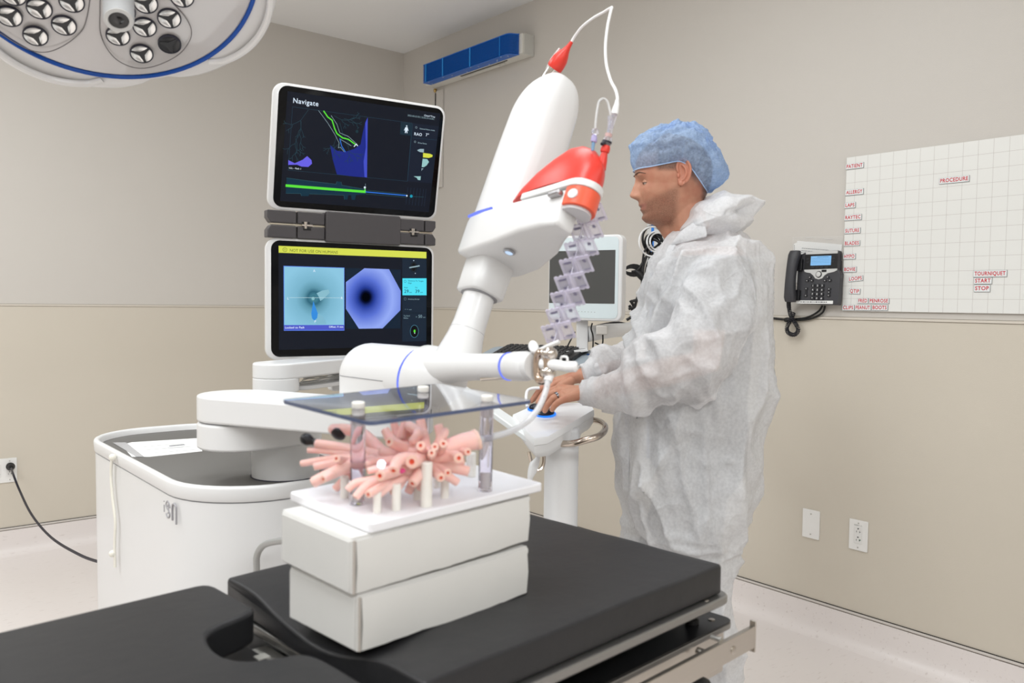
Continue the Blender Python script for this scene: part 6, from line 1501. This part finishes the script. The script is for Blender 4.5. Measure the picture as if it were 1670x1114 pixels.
for i in range(NV+1):
    v = i/NV; ring = []
    for j, e in enumerate(ring_e):
        de = (e-cc)
        d0 = de.normalized(); crown = V((-.12, 0, .99)).normalized()
        ang = d0.angle(crown); t_ = v
        d = (d0*math.sin((1-t_)*ang)+crown*math.sin(t_*ang))/max(1e-6, math.sin(ang)) if ang > 1e-3 else crown
        d.normalize()
        # radius of the bag in this direction
        sag_a = math.atan2(d.z, d.x); sag_a = sag_a if sag_a > -2.2 else sag_a+2*PI
        rs_ = float(np.interp(sag_a, pa, pr)); rl = .112
        lat = abs(d.y); r = 1/math.sqrt(((1-lat*lat))/(rs_*rs_)+lat*lat/(rl*rl))
        k = 1-math.exp(-v*11)
        r_ = lerp(de.length, r, k)
        u = j/len(ring_e)
        pl_ = (.0052*math.sin(u*2*PI*27+5*noise.noise((u*11, v*1.5, 1)))*math.exp(-((v-.07)/.13)**2)+.0030*noise.noise((u*40, v*6, 7)))*min(1, v*14+.25)
        cr_ = .013*(1-abs(2*noise.noise((d.x*4+v*2, d.y*5, d.z*4+9))))*sstep(.05, .35, v)-.007
        cr2 = .007*(1-abs(2*noise.noise((d.x*9, d.y*9, d.z*9+3))))*sstep(.05, .25, v)
        bx, bz = cc.x+d.x*r_, cc.z+d.z*r_
        fd_ = min(abs((V((bx, bz))-q2).length) for q2 in FOLD)
        cr2 += (.013*math.exp(-(fd_/.009)**2)-.007*math.exp(-(fd_/.024)**2))*sstep(.02, .05, abs(d.y))
        pt = cc+d*(r_+pl_+cr_*sstep(0, .3, v)+cr2-.002)
        ring.append(tuple(H0+pt))
    rings.append(ring)
capo = local().loft(rings, caps=(False, True)).build('bouffant_cap', m_cap, man, smooth=180, sub=1, label='pale blue translucent bouffant cap')
local().tube([H0+p*1.0 for p in [V(e)+V((0, 0, 0)) for e in ring_e]], .0014, 8, loop=True).build('elastic_band', S('elastic_blue', (176, 206, 240), .6), capo)
# ------------------------------------------------------------------ coverall
def suit_mat():
    m = bpy.data.materials.new('nonwoven_white'); m.use_nodes = True; nt = m.node_tree; b = nt.nodes['Principled BSDF']
    b.inputs['Base Color'].default_value = (*srgb(243, 244, 246), 1); b.inputs['Roughness'].default_value = .5
    out = nt.nodes['Material Output']; tr = nt.nodes.new('ShaderNodeBsdfTransparent'); tl = nt.nodes.new('ShaderNodeBsdfTranslucent'); tl.inputs[0].default_value = (*srgb(243, 244, 246), 1)
    m1 = nt.nodes.new('ShaderNodeMixShader'); m1.inputs[0].default_value = .22; nt.links.new(b.outputs[0], m1.inputs[1]); nt.links.new(tl.outputs[0], m1.inputs[2])
    tc = nt.nodes.new('ShaderNodeTexCoord')
    n = nt.nodes.new('ShaderNodeTexNoise'); n.inputs['Scale'].default_value = 130; n.inputs['Detail'].default_value = 5; nt.links.new(tc.outputs['Object'], n.inputs['Vector'])
    mr = nt.nodes.new('ShaderNodeMapRange'); nt.links.new(n.outputs['Fac'], mr.inputs[0]); mr.inputs[1].default_value = .32; mr.inputs[2].default_value = .68; mr.inputs[3].default_value = .19; mr.inputs[4].default_value = .31
    m2 = nt.nodes.new('ShaderNodeMixShader'); nt.links.new(mr.outputs[0], m2.inputs[0]); nt.links.new(m1.outputs[0], m2.inputs[1]); nt.links.new(tr.outputs[0], m2.inputs[2])
    nt.links.new(m2.outputs[0], out.inputs[0])
    # crumple: sharp creases between facets
    wv = nt.nodes.new('ShaderNodeTexNoise'); wv.inputs['Scale'].default_value = 6; nt.links.new(tc.outputs['Object'], wv.inputs['Vector'])
    ad = nt.nodes.new('ShaderNodeVectorMath'); ad.operation = 'MULTIPLY_ADD'; ad.inputs[1].default_value = (.25, .25, .25); nt.links.new(wv.outputs['Color'], ad.inputs[0]); nt.links.new(tc.outputs['Object'], ad.inputs[2])
    hs_ = None
    for sc, w in ((7, 1.0), (16, .25)):
        vo = nt.nodes.new('ShaderNodeTexVoronoi'); vo.inputs['Scale'].default_value = sc; vo.feature = 'F1'; vo.distance = 'EUCLIDEAN'; nt.links.new(ad.outputs[0], vo.inputs['Vector'])
        mu = nt.nodes.new('ShaderNodeMath'); mu.operation = 'MULTIPLY'; mu.inputs[1].default_value = w/sc*9; nt.links.new(vo.outputs['Distance'], mu.inputs[0])
        if hs_ is None: hs_ = mu.outputs[0]
        else:
            a2 = nt.nodes.new('ShaderNodeMath'); a2.operation = 'ADD'; nt.links.new(hs_, a2.inputs[0]); nt.links.new(mu.outputs[0], a2.inputs[1]); hs_ = a2.outputs[0]
    for sc, w, off in ((4.2, .13, 0), (7.5, .08, 3.7)):
        cn_ = nt.nodes.new('ShaderNodeTexNoise'); cn_.inputs['Scale'].default_value = sc; cn_.inputs['Detail'].default_value = 1.2; cn_.inputs['Distortion'].default_value = .6
        mp_ = nt.nodes.new('ShaderNodeMapping'); mp_.inputs['Location'].default_value = (off, off*2, off); mp_.inputs['Scale'].default_value = (1, 1, .8); nt.links.new(tc.outputs['Object'], mp_.inputs[0]); nt.links.new(mp_.outputs[0], cn_.inputs['Vector'])
        prev_ = cn_.outputs['Fac']
        for op, v in (('SUBTRACT', .5), ('ABSOLUTE', 0), ('MULTIPLY_ADD', -2.0), ('POWER', 26), ('MULTIPLY', w)):
            q_ = nt.nodes.new('ShaderNodeMath'); q_.operation = op; nt.links.new(prev_, q_.inputs[0]); q_.inputs[1].default_value = v
            if op == 'MULTIPLY_ADD': q_.inputs[2].default_value = 1.0
            prev_ = q_.outputs[0]
        a2 = nt.nodes.new('ShaderNodeMath'); a2.operation = 'ADD'; nt.links.new(hs_, a2.inputs[0]); nt.links.new(prev_, a2.inputs[1]); hs_ = a2.outputs[0]
    bp = nt.nodes.new('ShaderNodeBump'); bp.inputs['Distance'].default_value = .012; bp.inputs['Strength'].default_value = .8; nt.links.new(hs_, bp.inputs['Height'])
    for q in (b, tl): nt.links.new(bp.outputs[0], q.inputs['Normal'])
    return m
m_suit = suit_mat()
sm = MB()
ell(sm, [st(386, 1104, 1196, .080), st(396, 1093, 1208, .115), st(408, 1087, 1217, .165), st(430, 1074, 1233, .205), st(470, 1058, 1242, .218), st(520, 1040, 1246, .218), st(560, 1031, 1247, .214), st(620, 1022, 1246, .208), st(680, 1016, 1241, .208), st(740, 1014, 1238, .212), st(790, 1016, 1232, .205), st(812, 1026, 1226, .195), st(840, 1036, 1212, .165), st(868, 1060, 1190, .11)], pw=2.6)
ell(sm, [st(690, 1060, 1230, .10, .10), st(740, 1046, 1237, .118, .10), st(790, 1042, 1235, .125, .10), st(850, 1044, 1214, .122, .10), st(878, 1050, 1199, .115, .10), st(893, 1062, 1192, .105, .10), st(920, 1085, 1194, .098, .10), st(970, 1108, 1197, .094, .10), st(1040, 1138, 1202, .088, .10), st(1110, 1151, 1203, .082, .10), st(1180, 1152, 1204, .08, .10), st(1250, 1154, 1204, .075, .10)], pw=2.2)
ell(sm, [st(690, 1016, 1120, .10, -.10), st(760, 1011, 1110, .115, -.10), st(830, 1011, 1100, .115, -.10), st(900, 1013, 1092, .108, -.10), st(980, 1022, 1092, .10, -.10), st(1080, 1040, 1106, .088, -.10), st(1180, 1056, 1116, .08, -.10), st(1250, 1060, 1120, .076, -.10)], pw=2.2)
PXM = 1/590
def sleeve(mb, pts): capsule(mb, [L(x, y, yl) for x, y, yl, r in pts], [r*PXM for *_, r in pts], 24)
sleeve(sm, [(1166, 436, .150, 44), (1163, 470, .185, 50), (1158, 520, .215, 54), (1140, 572, .235, 58), (1108, 596, .225, 58), (1062, 612, .190, 47), (1015, 634, .150, 36), (985, 640, .130, 28), (962, 640.5, .115, 21)])
sleeve(sm, [(1150, 436, -.150, 44), (1135, 500, -.205, 50), (1100, 565, -.235, 52), (1060, 580, -.215, 44), (1020, 588, -.175, 37), (985, 600, -.140, 29), (962, 611, -.115, 21)])
sme = remesh(sm, .0055, 5)
nv = len(sme.vertices); co = np.empty(nv*3, np.float32); no = np.empty(nv*3, np.float32)
sme.vertices.foreach_get('co', co); sme.vertices.foreach_get('normal', no); co = co.reshape(-1, 3); no = no.reshape(-1, 3)
zk = L(1120, 893).z; zh = L(1120, 800).z; xa = L(1055, 600).x; ze = ELL_.z
rid = lambda v: (1-abs(2*v))
disp = np.empty(nv, np.float32)
def seglen(p, a, b): 
    ab = b-a; return max(0, min(1, (p-a).dot(ab)/ab.length_squared))
AX = (WRL-ELL_).normalized(); AX2 = (ELL_-SHL).normalized()
nz_ = noise.noise
for i in range(nv):
    p = V(co[i]); x, y, z = p
    armf = sstep(.175, .235, abs(y))*sstep(ze-.12, ze-.02, z)
    armf = max(armf, sstep(xa-.01, xa+.03, x)*sstep(ze-.16, ze-.11, z))
    # long hanging folds on the trunk and legs
    f1 = rid(nz_((x*7+z*2.2, y*7-z*1.0, z*1.5)))**2*.030
    f2 = rid(nz_((x*13-z*3, y*13, z*4.2+5)))**2*.016
    f3 = rid(nz_((x*26, y*26, z*22)))*.0022
    body_d = f1+f2+f3-.018
    # bunched cross folds on sleeves, at the knee and at the seat
    t1 = (p-ELL_).dot(AX); t2 = (p-SHL).dot(AX2)
    g1 = rid(nz_((t1*11+.6*y, t2*5, z*6+2)))**2*.034
    g2 = rid(nz_((x*17+4, y*12, z*17)))**2*.008
    arm_d = g1+g2+f3-.013
    knee = G(z, zk, .055)
    k_d = (rid(nz_((x*8, y*8, z*24)))**2*.016-.006)*knee
    disp[i] = lerp(body_d, arm_d, armf)+k_d
# keep cuffs tidy
for i in range(nv):
    p = V(co[i])
    if p.x > L(975, 640).x: disp[i] *= .25
co += no*disp[:, None]
# pinch lines: armpit diagonal, packing folds across and down the back
def ridge_line(a, b, wdt, h, side=1):
    global co
    a, b = np.array(a), np.array(b); ab = b-a
    t = np.clip(((co-a) @ ab)/(ab @ ab), 0, 1); dd = np.linalg.norm(co-(a+t[:, None]*ab), axis=1)
    co += no*(h*np.exp(-(dd/wdt)**2)*np.sin(PI*np.clip(t, .02, .98))**.4)[:, None]
for a, b, wd_, h in (((1172, 405, .16), (1188, 470, .20), .010, .010), ((1188, 470, .20), (1172, 560, .25), .010, .010), ((1135, 440, .2), (1105, 500, .2), .010, .014), ((1120, 470, .21), (1180, 476, .21), .010, .008),
                     ((1180, 478, .21), (1208, 520, .14), .009, .010), ((1063, 690, .2), (1170, 712, .2), .007, .005), ((1170, 712, .2), (1240, 716, .1), .007, .005), ((1168, 640, .22), (1172, 715, .21), .008, .006),
                     ((1058, 660, .2), (1085, 800, .21), .009, .010), ((1105, 740, .22), (1160, 762, .22), .007, .008), ((1160, 762, .22), (1200, 748, .2), .007, .007), ((1150, 835, .21), (1145, 885, .2), .008, .012),
                     ((1050, 868, .18), (1140, 884, .21), .008, .010), ((1160, 882, .2), (1196, 872, .12), .010, .014), ((1125, 845, .21), (1140, 880, .21), .007, .010),
                     ((1046, 700, .17), (1050, 870, .18), .010, .012), ((1032, 640, .12), (1046, 720, .16), .010, .010), ((1075, 560, .24), (1130, 630, .27), .008, .008), ((1010, 615, .17), (1090, 640, .25), .008, .008), ((1060, 565, .2), (1145, 545, .28), .010, .010), ((1195, 600, .2), (1210, 650, .19), .008, .010), ((1205, 635, .19), (1240, 630, .1), .007, .008)):
    ridge_line(L(*a), L(*b), wd_*1.25, h*1.5)
sme.vertices.foreach_set('co', co.ravel()); sme.polygons.foreach_set('use_smooth', [True]*len(sme.polygons)); sme.materials.clear(); sme.materials.append(m_suit); sme.update(); sme.name = 'coverall'
suit = bpy.data.objects.new('coverall', sme); COL.objects.link(suit); suit.parent = man; WM[suit] = MM; suit['label'] = 'thin white see-through disposable coverall'
# elastic cuffs, zip flap, collar and hood
for pts in ([(972, 640.5, .12), (958, 640.5, .112), (949.5, 640.5, .108)], [(972, 607, -.125), (958, 611, -.114), (949, 613, -.110)]):
    P_ = [L(*p) for p in pts]; n2 = 48; rings = []
    for k, r_ in ((0, .038), (.35, .0365), (.7, .0335), (.95, .0325), (1, .0315), (1.0, .027)):
        c = lerp(P_[0], P_[2], k); d = (P_[2]-P_[0]).normalized(); u = d.cross(V((0, 1, 0))).normalized(); v = d.cross(u)
        rings.append([tuple(c+(u*math.cos(2*PI*j/n2)+v*math.sin(2*PI*j/n2)*.9)*(r_+.0016*math.sin(j*2*PI*11/n2+k*2)+.001*nz_((j*.8, k*3, 2)))) for j in range(n2)])
    local().loft(rings, caps=(False, False)).build('cuff', m_suit, suit, smooth=180)
def strip(mbx, path, wv_, th=.0016):
    rings = []
    for i, (p, w) in enumerate(path):
        p = V(p); w = V(w); q = path[min(i+1, len(path)-1)][0]; o_ = path[max(i-1, 0)][0]; t_ = (V(q)-V(o_)).normalized(); n3 = t_.cross(w).normalized()*th
        rings.append([p-w+n3, p+w+n3, p+w-n3, p-w-n3])
    mbx.loft(rings)
ys = [400, 430, 470, 510, 550, 590, 630, 680, 740, 800]
fx = [1090, 1077, 1062, 1045, 1035, 1027, 1021, 1017, 1014, 1015]
path = []
for y_, x_ in zip(ys, fx): path.append((L(x_+9, y_, .075)+V((.004, 0, 0)), V((-.006, .012, 0))))
path = [(q, path[min(i//5, len(path)-1)][1]) for i, q in enumerate(spline([p for p, _ in path], 5))]
mbz = local(); strip(mbz, path, None); mbz.build('zip_flap', m_suit, suit, smooth=60)
# collar: two soft lapels that open in a V at the throat
for s_ in (1, -1):
    rows = []
    for k in range(13):
        t_ = k/12
        base_ = lerp(L(1087, 404, .03), L(1150, 388, .095), t_)+V((0, 0, .0)); base_.y = lerp(.018, .105, t_**.7)*s_
        topp = lerp(L(1106, 378, .05), L(1140, 352, .085), t_); topp.y = lerp(.050, .088, t_**.7)*s_
        w_ = .004*nz_((k*.7, s_, 3))
        rows.append([tuple(base_), tuple(lerp(base_, topp, .5)+V((w_, .010*s_, 0))), tuple(topp+V((w_, 0, 0))), tuple(topp+V((w_-.003, -.003*s_, 0))), tuple(lerp(base_, topp, .5)+V((w_, .007*s_, 0))), tuple(base_+V((-.003, -.003*s_, 0)))])
    local().loft(rows).build('collar_lapel', m_suit, suit, smooth=60, sub=1)
HO = [(1108, 377), (1114, 364), (1121, 352), (1130, 339), (1141, 331.5), (1152, 326.5), (1171, 319), (1190, 320), (1210, 325), (1228, 330), (1239, 330.5), (1233, 342), (1226, 352), (1218, 360), (1211, 369), (1204, 377), (1190, 384), (1170, 390), (1145, 388), (1122, 384)]
rings = []
cxy = V((1170, 355))
HO2 = [V(p) for p in HO]
dense = []
for i in range(len(HO2)):
    for k in range(4): dense.append(HO2[i].lerp(HO2[(i+1) % len(HO2)], k/4))
NB_ = 27
for i in range(NB_):
    u = -1+2*i/(NB_-1); s_2 = max(.02, (1-abs(u)**2.6))**.5
    ring = []
    for k, p in enumerate(dense):
        q = cxy+(p-cxy)*s_2
        # the side rolls forward round the neck, the tip stays at the middle of the back
        yl = u*.135*(1-.45*sstep(1195, 1240, p.x))
        w = L(q.x, q.y, 0); w.y = yl
        c_ = rid(nz_((w.x*16+2, w.y*12, w.z*20)))**2*.014-.006
        c2_ = rid(nz_((w.x*38, w.y*30, w.z*40+4)))*.004
        dirn = (L(p.x, p.y, 0)-L(cxy.x, cxy.y, 0)).normalized()
        ring.append(tuple(w+dirn*(c_+c2_)*s_2+V((0, .012*nz_((w.x*12, i*.4, w.z*12)), 0))))
    rings.append(ring)
local().loft(rings).build('hood', m_suit, suit, smooth=180, sub=1, label='crumpled white hood folded behind the neck')
for s_, x_ in ((1, 1150), (-1, 1063)):                        # shoe covers
    a = L(x_+25, 1100, .10*s_); 
    mbx = MB(MM @ T(a.x, .10*s_, 0)); rings = []
    for t_, hw, h in ((-.09, .030, .05), (-.07, .045, .10), (-.02, .048, .12), (.05, .046, .085), (.12, .050, .06), (.18, .042, .045), (.205, .02, .03)):
        rings.append([(t_, hw*math.cos(a2), max(0.001, h*.5+h*.5*math.sin(a2))) for a2 in [2*PI*i/20 for i in range(20)]])
    mbx.loft(rings).build('shoe_cover', m_suit, man, smooth=60)
